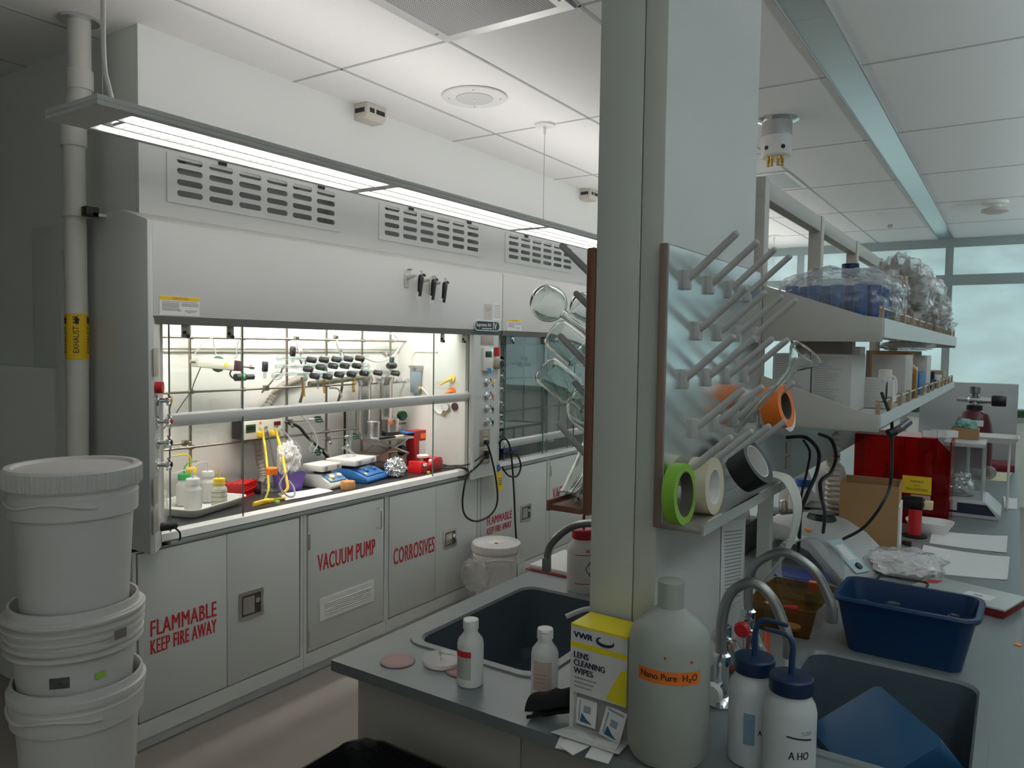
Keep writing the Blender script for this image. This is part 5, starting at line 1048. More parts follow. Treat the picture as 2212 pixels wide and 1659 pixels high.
def packet(label, M):
    t = thing('wipe_packet', label, 'packet', M=Matrix.Translation((-.682, 1.405, IZ)) @ rotz(-.03) @ M)
    MB().box(-.024, .024, -.0012, .0012, 0, .064).build('sachet', PAPER, t, bevel=.001)
    MB().prism([(-.013, .006), (.016, .006), (.004, .012), (-.010, .024)], 'y', -.0018, -.0012).build('print_wedge', BLB, t, sm=False)
    MB().box(-.017, -.014, -.0018, -.0012, .008, .05).box(-.006, .010, -.0018, -.0012, .026, .04).build('print_bar', mat('packet slate', (.30, .36, .40), .5), t, sm=False); MB().box(-.018, .018, -.0018, -.0012, .054, .058).build('print_line', GREYINK, t, sm=False)
packet('blue printed wipe sachet standing in the carton slot next to its edge', Matrix.Translation((-.030, -.036, .012)) @ Matrix.Rotation(-.12, 4, 'X'))
packet('blue printed wipe sachet standing in the middle of the carton slot', Matrix.Translation((.028, -.042, .004)) @ Matrix.Rotation(-.2, 4, 'X') @ Matrix.Rotation(.18, 4, 'Y'))
for k, (x, y, a) in enumerate(((-.045, -.055, .3), (-.005, -.062, -.35), (.035, -.06, .15))):
    packet(['wipe sachet lying flat on the flap toward the black cloth', 'wipe sachet lying crosswise in the middle of the flap', 'wipe sachet lying flat on the flap toward the big carboy'][k], Matrix.Translation((x, y-.0, .004+.003*k)) @ rotz(a) @ Matrix.Rotation(R90+.12, 4, 'X'))
MB().poly([(-bw/2, -bd/2+.01, .001), (bw/2, -bd/2+.01, .001), (bw/2+.012, -bd/2-.052, .012), (-bw/2-.016, -bd/2-.050, .006)]).build('front_flap', CARTW, t, sm=False)
b = MB(); ax0, ax1 = Vector((-.835, 1.352, IZ+.028)), Vector((-.752, 1.405, IZ+.044)); rg = []
for k in range(9):
    c_ = ax0.lerp(ax1, k/8); rg.append([c_+Vector((.30*math.cos(a)*.03-.012*math.cos(a), .030*math.cos(a), .026*math.sin(a)+.006*noise.noise((a, k*.7, 3)))) for a in [-2.4+5.6*q/18 for q in range(19)]]+[c_+Vector((0, .024*math.cos(a), .021*math.sin(a))) for a in [-2.4+5.6*q/18 for q in range(18, -1, -1)]])
b.loft(rg).build('black_cloth', mat('black cloth', (.006, .006, .007), .9), label='rolled black cloth between pink labelled bottle and wipes carton', cat='cloth')
# carboy
t = thing('carboy', 'large milky water carboy with an orange handwritten label', 'carboy', (-.540, 1.385, IZ))
R_ = .078
MB().lathe([(R_-.025, 0), (R_-.008, .006), (R_, .022), (R_, .235), (R_-.006, .255), (R_-.022, .272), (.034, .288), (.0255, .295), (.0255, .345), (.022, .347)], n=40).build('body', milky('carboy polyethylene', (.56, .58, .54), .4), t)
def band(t, rr, z0, z1, a0, a1, nm, m_, n=16, slope=0, w=False):
    q = MB(); A = [(rr*math.cos(a0+(a1-a0)*k/n), rr*math.sin(a0+(a1-a0)*k/n), slope*k/n) for k in range(n+1)]
    for (p, q_) in zip(A, A[1:]): q.poly([(p[0], p[1], z0+p[2]), (q_[0], q_[1], z0+q_[2]), (q_[0], q_[1], z1+q_[2]), (p[0], p[1], z1+p[2])])
    return q.build(nm, m_, t)
av = math.atan2(-1.385, .540)
band(t, R_+.0006, .172, .197, av-.80, av+.80, 'orange_label', mat('orange tape label', (.85, .20, .02), .6))
def curved_text(s, t, rr, ac, zc, w_, h_, m_, loc, nm='lettering'):
    """lettering bent round a vertical cylinder of radius rr, centred on angle ac"""
    o = txt(s, nm, m_, t, (0, 0, 0), X_, Y_, width=w_, height=h_, w=False, thick=.0004)
    for v in o.data.vertices:
        a = ac+v.co.x/rr; v.co = Vector((rr*math.cos(a), rr*math.sin(a), zc+v.co.y))
    return o
curved_text('Nano Pure  H\u2082O', t, R_+.0012, av, .185, .112, .015, INK, None)
for a, z in ((av-.1, .222), (av+.55, .215)): MB().ball((R_*math.cos(a), R_*math.sin(a), z), .0028, 1).build('red_speck', REDINK, t)
# wash bottles by the second sink
def wash2(label, x, y, r, h, tip, marks, rot):
    t = thing('wash_bottle', label, 'wash bottle', (x, y, IZ), rot)
    MB().lathe([(r-.008, 0), (r-.001, .004), (r, .012), (r, h*.70), (r*.94, h*.76), (r*.72, h*.84), (r*.70, h*.88)], n=32).build('body', milky('wash bottle white', (.74, .77, .78), .25), t)
    MB().lathe([(r*.82, h*.86), (r*.84, h*.87), (r*.84, h*.985), (r*.78, h), (.01, h+.002)], n=32).build('cap', mat('navy cap', (.005, .022, .075), .35), t)
    MB().tube([(0, 0, h)]+[(a, b, h+c) for a, b, c in tip], lambda s: .0062-.0025*s, 10, sm=6).build('spout', mat('navy spout', (.008, .04, .12), .35), t)
    for (s_, w_, hh, da, zc, m_) in marks: curved_text(s_, t, r+.0008, av2(x, y)-rot+da, zc, w_, hh, m_, None)
    return t
def av2(x, y): return math.atan2(-y, -x)
t = wash2('white wash bottle with navy cap and long spout, nearer the tall faucet', -.398, 1.462, .046, .205, [(0, 0, .04), (.004, 0, .062), (.02, 0, .075), (.06, 0, .072)], [('A H\u2082O', .030, .012, .55, .075, INK)], 0)
band(t, .0468, .05, .11, av2(-.398, 1.462)-.35, av2(-.398, 1.462)+.1, 'level_scale', mat('blue print', (.20, .32, .42), .6))
t = wash2('white wash bottle with navy cap and short hooked spout, nearer the worktop edge', -.318, 1.415, .046, .205, [(0, 0, .03), (0, 0, .055), (-.012, 0, .072), (-.05, 0, .074)], [('A HO', .036, .014, .38, .078, INK), ('500', .02, .008, .65, .118, GREYINK)], 0)
band(t, .0468, .110, .113, av2(-.318, 1.415)-.1, av2(-.318, 1.415)+.9, 'level_mark', INK, slope=-.006)
# faucets
GN = mat('pewter', (.34, .34, .33), .32, .8)
def faucet(label, base, pts, tip):
    t = thing('faucet', label, 'faucet', (base[0], base[1], IZ)); L = lambda p: (p[0]-base[0], p[1]-base[1], p[2]-IZ)
    MB().lathe([(.030, 0), (.032, .006), (.026, .016), (.017, .022), (.017, .09), (.020, .095), (.020, .115), (.014, .12)], n=24).build('body', CHROME, t)
    MB().tube([(0, 0, .115)]+[L(p) for p in pts], .0115, 12, sm=8).build('gooseneck', GN, t)
    e = Vector(L(pts[-1])); MB().along(e+Vector((0, 0, .012)), e-Vector((0, 0, .028)), [(0, .0135), (.8, .0145), (1, .0135)], 14).build('nozzle', GN, t)
    if tip: MB().lathe([(.005, -.078), (.006, -.074), (.0085, -.05), (.0105, -.028)], tuple(e), 12).build('serrated_tip', WHITEP, t)
    s = MB().along((.0, -.016, .05), (0, -.05, .05), [(0, .012), (1, .012)], 12).build('valve_body', CHROME, t)
    MB().along((0, -.05, .05), (0, -.068, .05), [(0, .02), (.5, .024), (1, .018)], 16).build('valve_knob', WHITEP, s)
    return t
faucet('grey gooseneck faucet beside the big carboy', (-.521, 1.650), [(-.523, 1.65, 1.10), (-.505, 1.65, 1.17), (-.458, 1.65, 1.203), (-.415, 1.65, 1.175), (-.386, 1.65, 1.115), (-.377, 1.65, 1.085)], True)
faucet('taller grey gooseneck faucet arching behind the first one', (-.556, 1.97), [(-.556, 1.97, 1.11), (-.535, 1.97, 1.16), (-.470, 1.97, 1.197), (-.40, 1.97, 1.165), (-.362, 1.97, 1.105), (-.353, 1.97, 1.07)], False)
faucet('grey gooseneck faucet over the sink on the hood side', (-.835, 1.95), [(-.838, 1.95, 1.10), (-.87, 1.95, 1.17), (-.95, 1.95, 1.20), (-1.06, 1.95, 1.185), (-1.14, 1.95, 1.12), (-1.157, 1.95, 1.06)], False)
for i, (x, y, c, h_) in enumerate(((-.545, 1.735, ORANGE, .15), (-.53, 1.86, RED, .13))):
    t = thing('sink_valve', ['chrome bench valve with an orange tag near the first faucet', 'chrome bench valve with a red knob near the taller faucet'][i], 'valve', (x, y, IZ))
    MB().lathe([(.024, 0), (.026, .006), (.012, .012), (.012, h_*.7), (.018, h_*.74), (.018, h_), (.01, h_+.004)], n=18).build('body', CHROME, t); MB().tube([(0, 0, h_*.8), (.03, -.01, h_*.78), (.05, -.015, h_*.5), (.052, -.015, h_*.35)], .008).build('outlet', CHROME, t)
    if i == 0: MB().box(-.012, .012, -.022, -.018, .03, .12).build('orange_tag', ORANGE, t, bevel=.001)
    MB().along((0, -.018, h_*.87), (0, -.04, h_*.87), [(0, .016), (.6, .02), (1, .016)], 14).build('knob', RED if i else CHROME, t)
b = MB().tube([(-.60, 1.90, IZ+.006), (-.56, 1.84, IZ+.008), (-.50, 1.80, IZ+.03), (-.47, 1.84, IZ+.06), (-.49, 1.90, IZ+.03), (-.545, 2.12, IZ+.012)], .0095, sm=8)
b.build('red_tubing', mat('red orange tubing', (.48, .06, .02), .5), label='reddish orange rubber tubing curled between the two faucets', cat='tubing')
# acetone bottle, notebook and tubing on the hood side
t = thing('wash_bottle', 'acetone wash bottle with red cap behind the dark sink', 'wash bottle', (-1.152, 2.175, IZ))
MB().lathe([(.046, 0), (.052, .006), (.053, .014), (.053, .135), (.049, .15), (.037, .165), (.034, .178)], n=32).build('body', milky('bottle pinkish white', (.78, .75, .74), .3), t); MB().lathe([(.038, .174), (.039, .178), (.039, .202), (.034, .206)], n=28).build('cap', mat('deep red cap', (.42, .01, .02), .4), t)
MB().tube([(0, 0, .2), (0, 0, .245), (.012, .0, .262), (.06, .0, .258)], .005, 8, sm=5).build('spout', mat('deep red cap', (.42, .01, .02), .4), t)
aa = av2(-1.152, 2.175)
for z in (.128, .035): band(t, .0537, z, z+.0025, aa-.5, aa+.9, 'red_line', REDINK)
curved_text('ACETONE', t, .0539, aa+.62, .143, .05, .010, REDINK, None)
for (p0, p1) in (((.15, .085), (.62, .122)), ((.62, .122), (1.05, .085)), ((1.05, .085), (.62, .046)), ((.62, .046), (.15, .085)), ((.38, .104), (.82, .066)), ((.82, .104), (.38, .066))):
    q = [Vector((.054*math.cos(aa+a), .054*math.sin(aa+a), z)) for a, z in [(p0[0]+(p1[0]-p0[0])*k/6, p0[1]+(p1[1]-p0[1])*k/6) for k in range(7)]]
    MB().tube(q, .0012, 5).build('hazard_diamond', INK, t)
t = thing('notebook', 'open white notebook with a red cover beyond the sink', 'notebook', (-1.30, 2.38, IZ), -.02)
MB().box(-.125, .13, -.125, .13, 0, .004).build('cover', mat('dark red cover', (.32, .01, .02), .5), t, bevel=.001); MB().box(-.115, .128, -.115, .128, .004, .020).build('pages', PAPER, t, bevel=.003)
t = thing('wash_bottle', 'small clear wash bottle with black cap and red tube at the island corner', 'wash bottle', (-1.365, 2.75, IZ))
MB().lathe([(.03, 0), (.034, .004), (.034, .05), (.018, .075), (.018, .085)]).build('body', clear('frosted bottle', haze=.35), t); MB().lathe([(.02, .083), (.02, .108), (.016, .11)]).build('cap', BLACK, t); MB().tube([(.0, 0, .105), (.04, 0, .098), (.06, 0, .12), (.07, 0, .03), (.075, .0, .006)], .006, sm=5).build('red_tube', RED, t)
t = thing('white_jug', 'white rounded plastic jug lying behind the notebook', 'jug', (-1.16, 2.62, IZ))
MB().along((-.05, 0, .035), (.10, 0, .035), [(0, .012), (.15, .014), (.3, .034), (.95, .034), (1, .028)], 20).build('body', HDPEW, t); MB().along((-.075, 0, .035), (-.05, 0, .035), [(0, .015), (1, .015)], 14).build('cap', BLACK, t)
t = thing('glass_dish', 'clear glass bowl lying in the dark sink', 'dish', (-1.02, 1.73, IZ-.212))
MB().lathe([(.03, 0), (.075, .012), (.105, .07), (.107, .072), (.1, .068), (.07, .014), (.002, .006)], n=36, cap1=False).build('bowl', clear('bowl glass', haze=.12), t)
cable('clear_tube', 'short cut clear tube sticking out beside the wipes carton', [(-.80, 1.62, IZ+.17), (-.84, 1.60, IZ+.165), (-.88, 1.58, IZ+.145)], .006, mat('pale tubing', (.62, .64, .64), .35)); MB().box(-.803, -.757, 1.60, 1.64, IZ+.158, IZ+.182).build('tube_clip', STAIN, label='small steel clip on the chase holding the cut tube', cat='clip', bevel=.003)
# ---------------------------------------------------------------- buckets and bin
BK = mat('bucket white', (.70, .68, .66), .45, var=.02, scale=4)
def bucket(name, label, loc, rb, rt, h, lid, collar=True, full=True, ridges=0):
    t = thing(name, label, 'bucket', loc)
    k = lambda z: rb+(rt-rb)*z/h
    MB().lathe([(rb-.006, 0), (rb, .006), (k(h-.11), h-.11), (k(h-.11)+.012, h-.108), (k(h-.10)+.013, h-.055), (k(h)+.004, h-.052), (k(h)+.004, h-.040), (k(h)+.012, h-.038), (k(h)+.012, h-.022), (k(h)+.004, h-.02), (k(h)+.003, h), (k(h)-.003, h), (k(h)-.004, h-.01), (k(0)-.004, .01), (.002, .01)], n=56, cap1=False).build('pail', BK, t)
    for q in range(ridges):
        z = h-.118+.022*q; MB().lathe([(k(z)+.006, z-.008), (k(z)+.022, z-.003), (k(z)+.022, z+.003), (k(z)+.006, z+.008)], n=56, cap0=False, cap1=False).build('rim_ridge', BK, t)
    if collar and not ridges:
        MB().tube([((k(h)+.009)*math.cos(a), (k(h)+.009)*math.sin(a), h-.062-.014*math.sin((a+2.2)*2.3)**2) for a in [-2.3+.08*i for i in range(28)]], .005).build('bail_ridge', BK, t)
    if lid:
        MB().lathe([(rt+.014, h-.035), (rt+.016, h-.03), (rt+.016, h+.012), (rt+.010, h+.018), (rt-.004, h+.018), (rt-.010, h+.010), (.0, h+.010)], n=72, cap0=False).build('lid', BK, t)
        r_ = MB()
        for i in range(90):
            a = 2*math.pi*i/90; r_.cyl(((rt+.0165)*math.cos(a), (rt+.0165)*math.sin(a), h-.032), ((rt+.0165)*math.cos(a), (rt+.0165)*math.sin(a), h+.011), .0022 if i % 9 else .005, n=5)
        r_.build('lid_ribs', BK, t)
    return t
BX, BY = -2.120, 1.050; rt = .150
zt = at(160, 1000, x=BX).z
bucket('white_bucket', 'lidded white bucket on top of the bucket tower', (BX+.004, BY, zt-.020-.385), .130, rt, .385, True)
bucket('white_bucket', 'middle white bucket of the tower with stickers on it', (BX+.0, BY, .622), .130, rt+.004, .385, False, False, True, 5)
bucket('white_bucket', 'bottom white bucket of the tower standing on the floor', (BX+.012, BY, .425), .132, rt+.006, .375, False)
t = bucket('white_bucket', 'hidden base bucket under the tower', (BX+.012, BY, .0), .132, rt+.004, .43, False)
t['label'] = 'lowest white bucket of the tower, standing on the floor'
for o in bpy.data.objects:
    if o.get('label') == 'bottom white bucket of the tower standing on the floor': o['label'] = 'white bucket third from the top of the tower, nested in the lowest'
mid = [o for o in bpy.data.objects if o.get('label', '').startswith('middle white bucket')][0]
ad = math.atan2(-BY, -BX)
band(mid, .1465, .192, .220, ad-.42, ad-.10, 'black_sticker', mat('smudged black print', (.10, .09, .09), .7, var=.9, scale=70)); band(mid, .1465, .198, .216, ad+.30, ad+.48, 'green_sticker', mat('lime', (.35, .65, .1), .5)); band(mid, .1790, .30, .325, ad+.52, ad+.72, 'grey_sticker', mat('sticker grey', (.25, .2, .18), .6))
# wrapped bucket beyond the island
t = bucket('white_bucket', 'lidded white bucket wrapped in a clear bag beside the cabinets', (-2.745, 3.985, 0), .125, .140, .43, True)
band(t, .02, .4415, .4416, 0, 6.3, 'lid_sticker', REDINK)
MB().box(-.05, .03, -.04, .05, .4405, .4412).build('lid_label', PAPER, t, sm=False); MB().box(.0, .025, -.03, .0, .4413, .442).build('lid_mark', REDINK, t, sm=False)
t2 = thing('plastic_bag', 'clear plastic bag hanging around the bucket beside the cabinets', 'bag', (-2.745, 3.985, .10))
MB().lathe([(.172, 0), (.185, .08), (.195, .18), (.175, .26), (.168, .285)], n=40, cap0=False, cap1=False).build('bag_film', FILM, t2); MB().crumple((-.02, -.19, .17), (.20, .12, .22), .3, 5).build('bag_fold', FILM, t2)
# bin with black liner
t = thing('waste_bin', 'black lined waste bin in front of the island end', 'waste bin', (-1.015, 1.058, 0))
LB = mat('black bin liner', (.008, .008, .009), .35, bump=.5, scale=25)
MB().loft([rrect(0, 0, .38, .32, .06, 0), rrect(0, 0, .46, .40, .06, .775), rrect(0, 0, .45, .39, .06, .775), rrect(0, 0, .37, .31, .06, .02)]).build('bin_body', BLACK, t)
rg = []
for k, (dx, dy, z) in enumerate(((.455, .395, .55), (.45, .39, .77), (.462, .402, .795), (.485, .425, .79), (.49, .43, .70), (.482, .424, .62))):
    rr_ = rrect(0, 0, dx, dy, .07, z, 8)
    for i, p in enumerate(rr_): p += Vector((noise.noise((i*.5, k*.4, 1))*.008, noise.noise((i*.5, k*.4, 5))*.008, noise.noise((i*.6, k*.3, 9))*.010))
    rg.append(rr_)
MB().loft(rg, False, False).build('liner', LB, t)
# ---------------------------------------------------------------- tub, bin in the sink, bench things on the window side
TUB = mat('tub blue', (.008, .040, .12), .35)
t = thing('blue_tub', 'deep blue plastic tub of glassware at the sink edge', 'tub', (-.2135, 2.235, IZ), -.02)
MB().loft([rrect(0, 0, .265, .165, .03, 0), rrect(0, 0, .320, .215, .035, .135), rrect(0, 0, .338, .233, .04, .136), rrect(0, 0, .344, .239, .042, .142), rrect(0, 0, .338, .233, .04, .148), rrect(0, 0, .316, .211, .035, .148), rrect(0, 0, .260, .160, .03, .006)]).build('tub_body', TUB, t)
for i, (x, y, r) in enumerate(((-.10, -.01, .03), (-.035, .02, .032), (.05, -.02, .028), (.105, .01, .027))):
    t2 = thing('glass_vial', ['glass flask in the tub, nearest the dome', 'second glass flask in the tub', 'third glass flask in the tub', 'glass flask in the tub, nearest the red edged board'][i], 'glassware', (-.2135+x, 2.235+y, IZ+.007))
    MB().lathe([(r*.8, 0), (r, .004), (r, .055), (r*.5, .085), (r*.45, .105), (r*.55, .11)], n=20, cap1=False).build('glass_body', WARE, t2)
# upturned blue basin inside the second sink
t = thing('blue_basin', 'dark blue plastic basin standing tilted in the sink', 'basin', M=Matrix.Translation((-.185, 1.80, .80)) @ rotz(.62) @ Matrix.Rotation(math.radians(148), 4, 'Y'))
MB().loft([rrect(0, 0, .19, .26, .02, -.10), rrect(0, 0, .23, .30, .025, .06), rrect(0, 0, .25, .32, .03, .062), rrect(0, 0, .25, .32, .03, .068), rrect(0, 0, .22, .29, .025, .068), rrect(0, 0, .18, .25, .02, -.094)]).build('basin_body', mat('basin blue', (.02, .10, .22), .35), t)
# amber tray and dome
AMB = clear('amber acrylic', (.62, .44, .22), haze=.18, hazecol=(.30, .18, .07))
t = thing('amber_tray', 'see-through amber tray of odds and ends behind the faucets', 'tray', (-.515, 2.285, IZ), -.03)
MB().loft([rrect(0, 0, .15, .24, .012, 0), rrect(0, 0, .19, .28, .014, .085), rrect(0, 0, .184, .274, .014, .085), rrect(0, 0, .144, .234, .012, .005)]).build('tray_body', AMB, t)
for nm, lb, (x, y), d, m_, ca_ in (('blue_sponge', 'light blue scrap in the amber tray', (-.055, -.03), (.05, .035, .03), mat('sky blue', (.06, .26, .45), .6), 'sponge'), ('white_stopper', 'white plastic cap in the amber tray', (-.07, .03), (.035, .03, .03), WHITEP, 'cap'), ('red_clip', 'small red clip in the amber tray', (-.02, .055), (.04, .015, .02), RED, 'clip')):
    MB(rotz(.5)).cbox((0, 0, 0), d).build('x', m_).name = nm
    o = bpy.data.objects[nm]; o.data.name = nm; o.location = (-.515+x, 2.285+y, IZ+.007); tag(o, lb, ca_)
MB().lathe([(.02, 0), (.026, .004), (.026, .012)], (-.50, 2.20, IZ+.006)).build('white_disc_cover', PAPER, label='round white lid lying in the amber tray', cat='lid')
t = thing('clear_dome', 'clear round plastic dome lying on its side behind the faucets', 'dome', (-.535, 2.545, IZ+.1))
ax = Vector((.45, -.88, .12)).normalized(); MB().along(-ax*.06, ax*.06, [(0, .001), (0, .088), (.02, .092), (1, .097)], 40, caps=False).build('dome_wall', clear('dome plastic', (.93, .95, .96), haze=.06), t)
u_ = ax.orthogonal().normalized(); v_ = ax.cross(u_); MB().tube([ax*.06+(u_*math.cos(2*math.pi*k/40)+v_*math.sin(2*math.pi*k/40))*.097 for k in range(40)], .003, 6, closed=True).build('dome_rim', clear('dome edge', (.85, .88, .9), haze=.3), t)
t = bottle('green_bottle', 'small green bottle with orange cap inside the clear dome', 'bottle', (-.50, 2.47, IZ), .022, .075, GREEN, True, ORANGE)
# grey instrument with a blue panel
t = thing('bench_instrument', 'grey arched bench instrument with a pale blue control panel', 'instrument', (-.53, 2.95, IZ), -.5)
GI = mat('instrument grey', (.40, .41, .40), .45)
arch = [(-.20, 0), (-.20, .16), (-.06, .155), (.03, .125), (.185, .022), (.185, 0), (.125, 0), (.09, .045), (.03, .085), (-.05, .10), (-.12, .095), (-.15, .06), (-.155, 0)]
MB().prism(arch, 'y', -.17, .14).build('case', GI, t, w=False, bevel=.006)
e = math.atan2(.103, .155); Mx = Matrix.Translation((.108, -.06, .0765)) @ Matrix.Rotation(e, 4, 'Y')
MB(Mx).box(-.075, .075, -.035, .035, -.002, .004).build('control_panel', mat('panel pale blue', (.42, .58, .62), .4), t, bevel=.002); MB(Mx).lathe([(.013, .004), (.013, .010), (.009, .012)], (.05, 0, 0), 16).build('knob', BLACK, t); MB(Mx).box(-.05, .02, -.02, .02, .0042, .0048).build('panel_print', PAPER, t, sm=False)
MB().lathe([(.055, .155), (.045, .175), (.05, .18)], (-.10, .05, 0)).build('rotor_cup', BLACK, t); MB().box(-.03, -.01, -.12, -.105, .143, .15).build('orange_light', ORANGE, t)
MB().box(-.66, -.50, 2.62, 2.74, IZ, IZ+.035).build('blue_mat', mat('cobalt mat', (.01, .03, .22), .4), label='cobalt blue pad folded in front of the grey instrument', cat='pad', bevel=.008)
# white bag, papers, board
t = thing('plastic_bag', 'clear bag of white filter papers beside the blue control panel', 'bag', (-.305, 2.955, IZ))
MB().crumple((0, 0, .045), (.22, .20, .09), .25, 8, 4, 2.5).build('filter_papers', PAPER, t); MB().crumple((0.01, 0, .052), (.25, .23, .115), .28, 2, 4, 2.5).build('bag_film', FILM, t)
t = thing('clear_box', 'shallow clear box with a black rubber band under the bag', 'box', (-.285, 2.79, IZ)); MB().loft([rrect(0, 0, .13, .07, .02, 0), rrect(0, 0, .14, .08, .02, .03)]).build('box_body', clear('box clear', haze=.25), t); MB().tube(rrect(0, 0, .145, .085, .02, .032), .004, 6, closed=True).build('rubber_band', RUB, t)
sheet('white paper sheet in the middle of the window side bench', [(-.275, 3.07), (.005, 3.15), (.010, 3.50), (-.285, 3.50)], IZ)
sheet('white paper sheet lying farther along beside the red canister', [(-.27, 3.56), (-.002, 3.58), (.0, 3.90), (-.28, 3.82)], IZ)
t = thing('drawing_board', 'white board with red underside and a paper label at the bench edge', 'board', (-.095, 2.80, IZ), -.30)
MB().box(-.145, .125, -.085, .10, 0, .024).build('red_base', mat('dark red base', (.22, .008, .012), .5), t, bevel=.002); MB().box(-.15, .13, -.09, .105, .024, .030).build('white_top', mat('board white', (.48, .52, .50), .4), t, bevel=.001); MB().box(-.01, .07, -.035, .025, .030, .0306).build('paper_label', PAPER, t, sm=False); MB().box(.015, .04, -.012, .002, .0306, .0309).build('label_print', GREYINK, t, sm=False)
MB().prism([(-.235, 2.83), (-.19, 2.85), (-.175, 2.89), (-.215, 2.875)], 'z', IZ+.0312, IZ+.0322).build('red_flag', RED, label='scrap of red tape on the corner of the white board', cat='tape', sm=False)
MB().prism([(.025, 2.46), (.042, 2.455), (.043, 2.48), (.032, 2.485)], 'z', IZ+.0002, IZ+.002).build('orange_scrap', ORANGE, label='scrap of orange tape at the bench edge', cat='tape', sm=False)
# cardboard carton
t = thing('cardboard_carton', 'open brown cardboard carton on the window side bench', 'carton', (-.467, 3.345, IZ), .06)
zt_ = at(1875, 1045, x=-.467).z-IZ
MB().box(-.105, .105, -.105, -.102, 0, zt_).box(-.105, .105, .102, .105, 0, zt_).box(-.105, -.102, -.102, .102, 0, zt_).box(.102, .105, -.102, .102, 0, zt_).box(-.102, .102, -.102, .102, 0, .004).build('carton_wall', CARD, t, sm=False)
MB().prism([(-.105, zt_-.07), (.0, zt_-.055), (.03, zt_-.07), (.0, zt_-.075)], 'y', -.108, -.105).build('front_crease', CARD, t, sm=False)  # crease strip in the same cardboard as the walls
MB().box(.1052, .112, -.10, .06, .0, zt_*.72).build('paper_stack', PAPER, t, sm=False)
# red canister and white dish
t = thing('red_canister', 'red canister with black top standing by the white dish', 'canister', (-.335, 3.66, IZ))
MB().lathe([(.05, 0), (.05, .008), (.03, .012)]).build('foot', BLACK, t); MB().lathe([(.026, .01), (.026, .12)]).build('body', RED, t); MB().along((-.055, .0, .145), (.035, 0, .145), [(0, .02), (.2, .03), (.9, .03), (1, .02)], 16).build('head', BLACK, t); MB().box(.03, .065, -.02, .02, .125, .16).build('cream_block', mat('cream', (.78, .66, .42), .5), t, bevel=.003)
t = thing('white_dish', 'white weighing dish beside the red canister', 'dish', (-.29, 3.80, IZ)); MB().loft([rrect(0, 0, .13, .11, .04, 0), rrect(0, 0, .19, .16, .06, .05), rrect(0, 0, .184, .154, .06, .05), rrect(0, 0, .125, .105, .04, .004)]).build('dish_body', PAPER, t)
MB().box(-.36, -.325, 3.44, 3.475, IZ, IZ+.02).build('black_cuvette', BLACK, label='small black block beside the cardboard carton', cat='block', bevel=.002)
# red acrylic shield
REDA = clear('red acrylic', (.62, .02, .015), (1, .6, .6), haze=.28, hazecol=(.50, .008, .008))
zs = at(1950, 945, y=3.93).z-IZ
t = thing('acrylic_shield', 'large red acrylic bench shield with a yellow sign', 'shield', (-.40, 3.92, IZ))
sx0, sx1 = at(1845, 1000, y=3.92).x+.40, at(2052, 1000, y=3.92).x+.40
MB().prism([(sx0, .0), (sx1-.03, .0), (sx1, .03), (sx1, zs-.05), (sx1-.05, zs), (sx0, zs)], 'y', -.004, .004).build('front_panel', REDA, t, w=False)
MB().prism([(.0, .0), (.25, .0), (.25, zs-.02), (.22, zs), (.03, zs-.01), (0, zs-.05)], 'x', sx1-.004, sx1+.004).build('side_panel', REDA, t, w=False); MB().box(sx0, sx1-.05, .0, .25, zs-.001, zs+.006).build('top_panel', REDA, t, sm=False)
gx, gz = at(1980, 1048, y=3.91), None; ww, hh = mpp(gx)*56, mpp(gx)*38; gx = gx-Vector((-.40, 3.92, IZ))
sg = MB().box(gx.x-ww/2, gx.x+ww/2, -.007, -.0042, gx.z-hh/2, gx.z+hh/2).build('yellow_sign', YELLOW, t, sm=False)
for k, (s_, m_) in enumerate((('WARNING', INK), ('NOT', REDINK), ('TRANSFERABLE', INK))): txt(s_, 'sign_lettering', m_, sg, (gx.x, -.0075, gx.z+hh*(.20-.23*k)), X_, Z_, width=ww*(.45, .2, .78)[k], height=hh*.13, w=False)
MB().box(sx1-.15, sx1-.07, -.012, -.0042, .10, .14).build('tape_patch', mat('beige tape', (.48, .38, .30), .6), t, bevel=.001)
for i, x in enumerate((-.48, -.30)):
    b_ = bottle('reagent_bottle', ['dark bottle behind the red shield by the carton', 'dark bottle behind the red shield by its wing'][i], 'bottle', (x, 4.06, IZ), .05, .26-.04*i, mat('dark amber', (.08, .03, .01), .2), True, WHITEP)
for i, (x, y, a) in enumerate(((-.30, 3.97, .3), (-.25, 4.0, .7), (-.27, 4.05, .2))):
    MB(rotz(a)).box(-.05, .05, -.006, .006, 0, .03).build('paper_strip', PAPER, label=['crumpled paper strip on top of the red shield', 'second paper strip on the shield beside the wing', 'paper strip lying at the back of the shield top'][i], cat='paper', sm=False).location = (x, y, IZ+zs+.007)
# balance with draft shield
t = thing('lab_balance', 'white laboratory balance with a clear draft shield box', 'balance', (-.150, 4.40, IZ))
MB().prism([(-.13, 0), (.115, 0), (.12, .025), (.055, .085), (-.13, .085)], 'y', -.16, .16).build('base', mat('balance white', (.60, .61, .60), .4), t, w=False, bevel=.006); MB().prism([(-.12, .02), (.10, .02), (.06, .07), (-.06, .07), (-.06, .03), (-.12, .03)], 'y', -.163, -.1595).build('display_side', mat('balance navy', (.02, .025, .06), .3), t, w=False)
MB().lathe([(.05, .09), (.05, .095), (.045, .096)], (-.05, -.03, 0)).build('weighing_pan', STAIN, t)
zh = at(2110, 965, y=4.3).z-IZ
db = MB()
for x0_, x1_, y0_, y1_ in ((-.125, .04, -.15, -.146), (-.125, .04, .146, .15), (-.125, -.121, -.146, .146), (.036, .04, -.146, .146)): db.box(x0_, x1_, y0_, y1_, .087, zh)
db.build('draft_shield', clear('shield clear', (.9, .93, .93), haze=.06), t, sm=False)
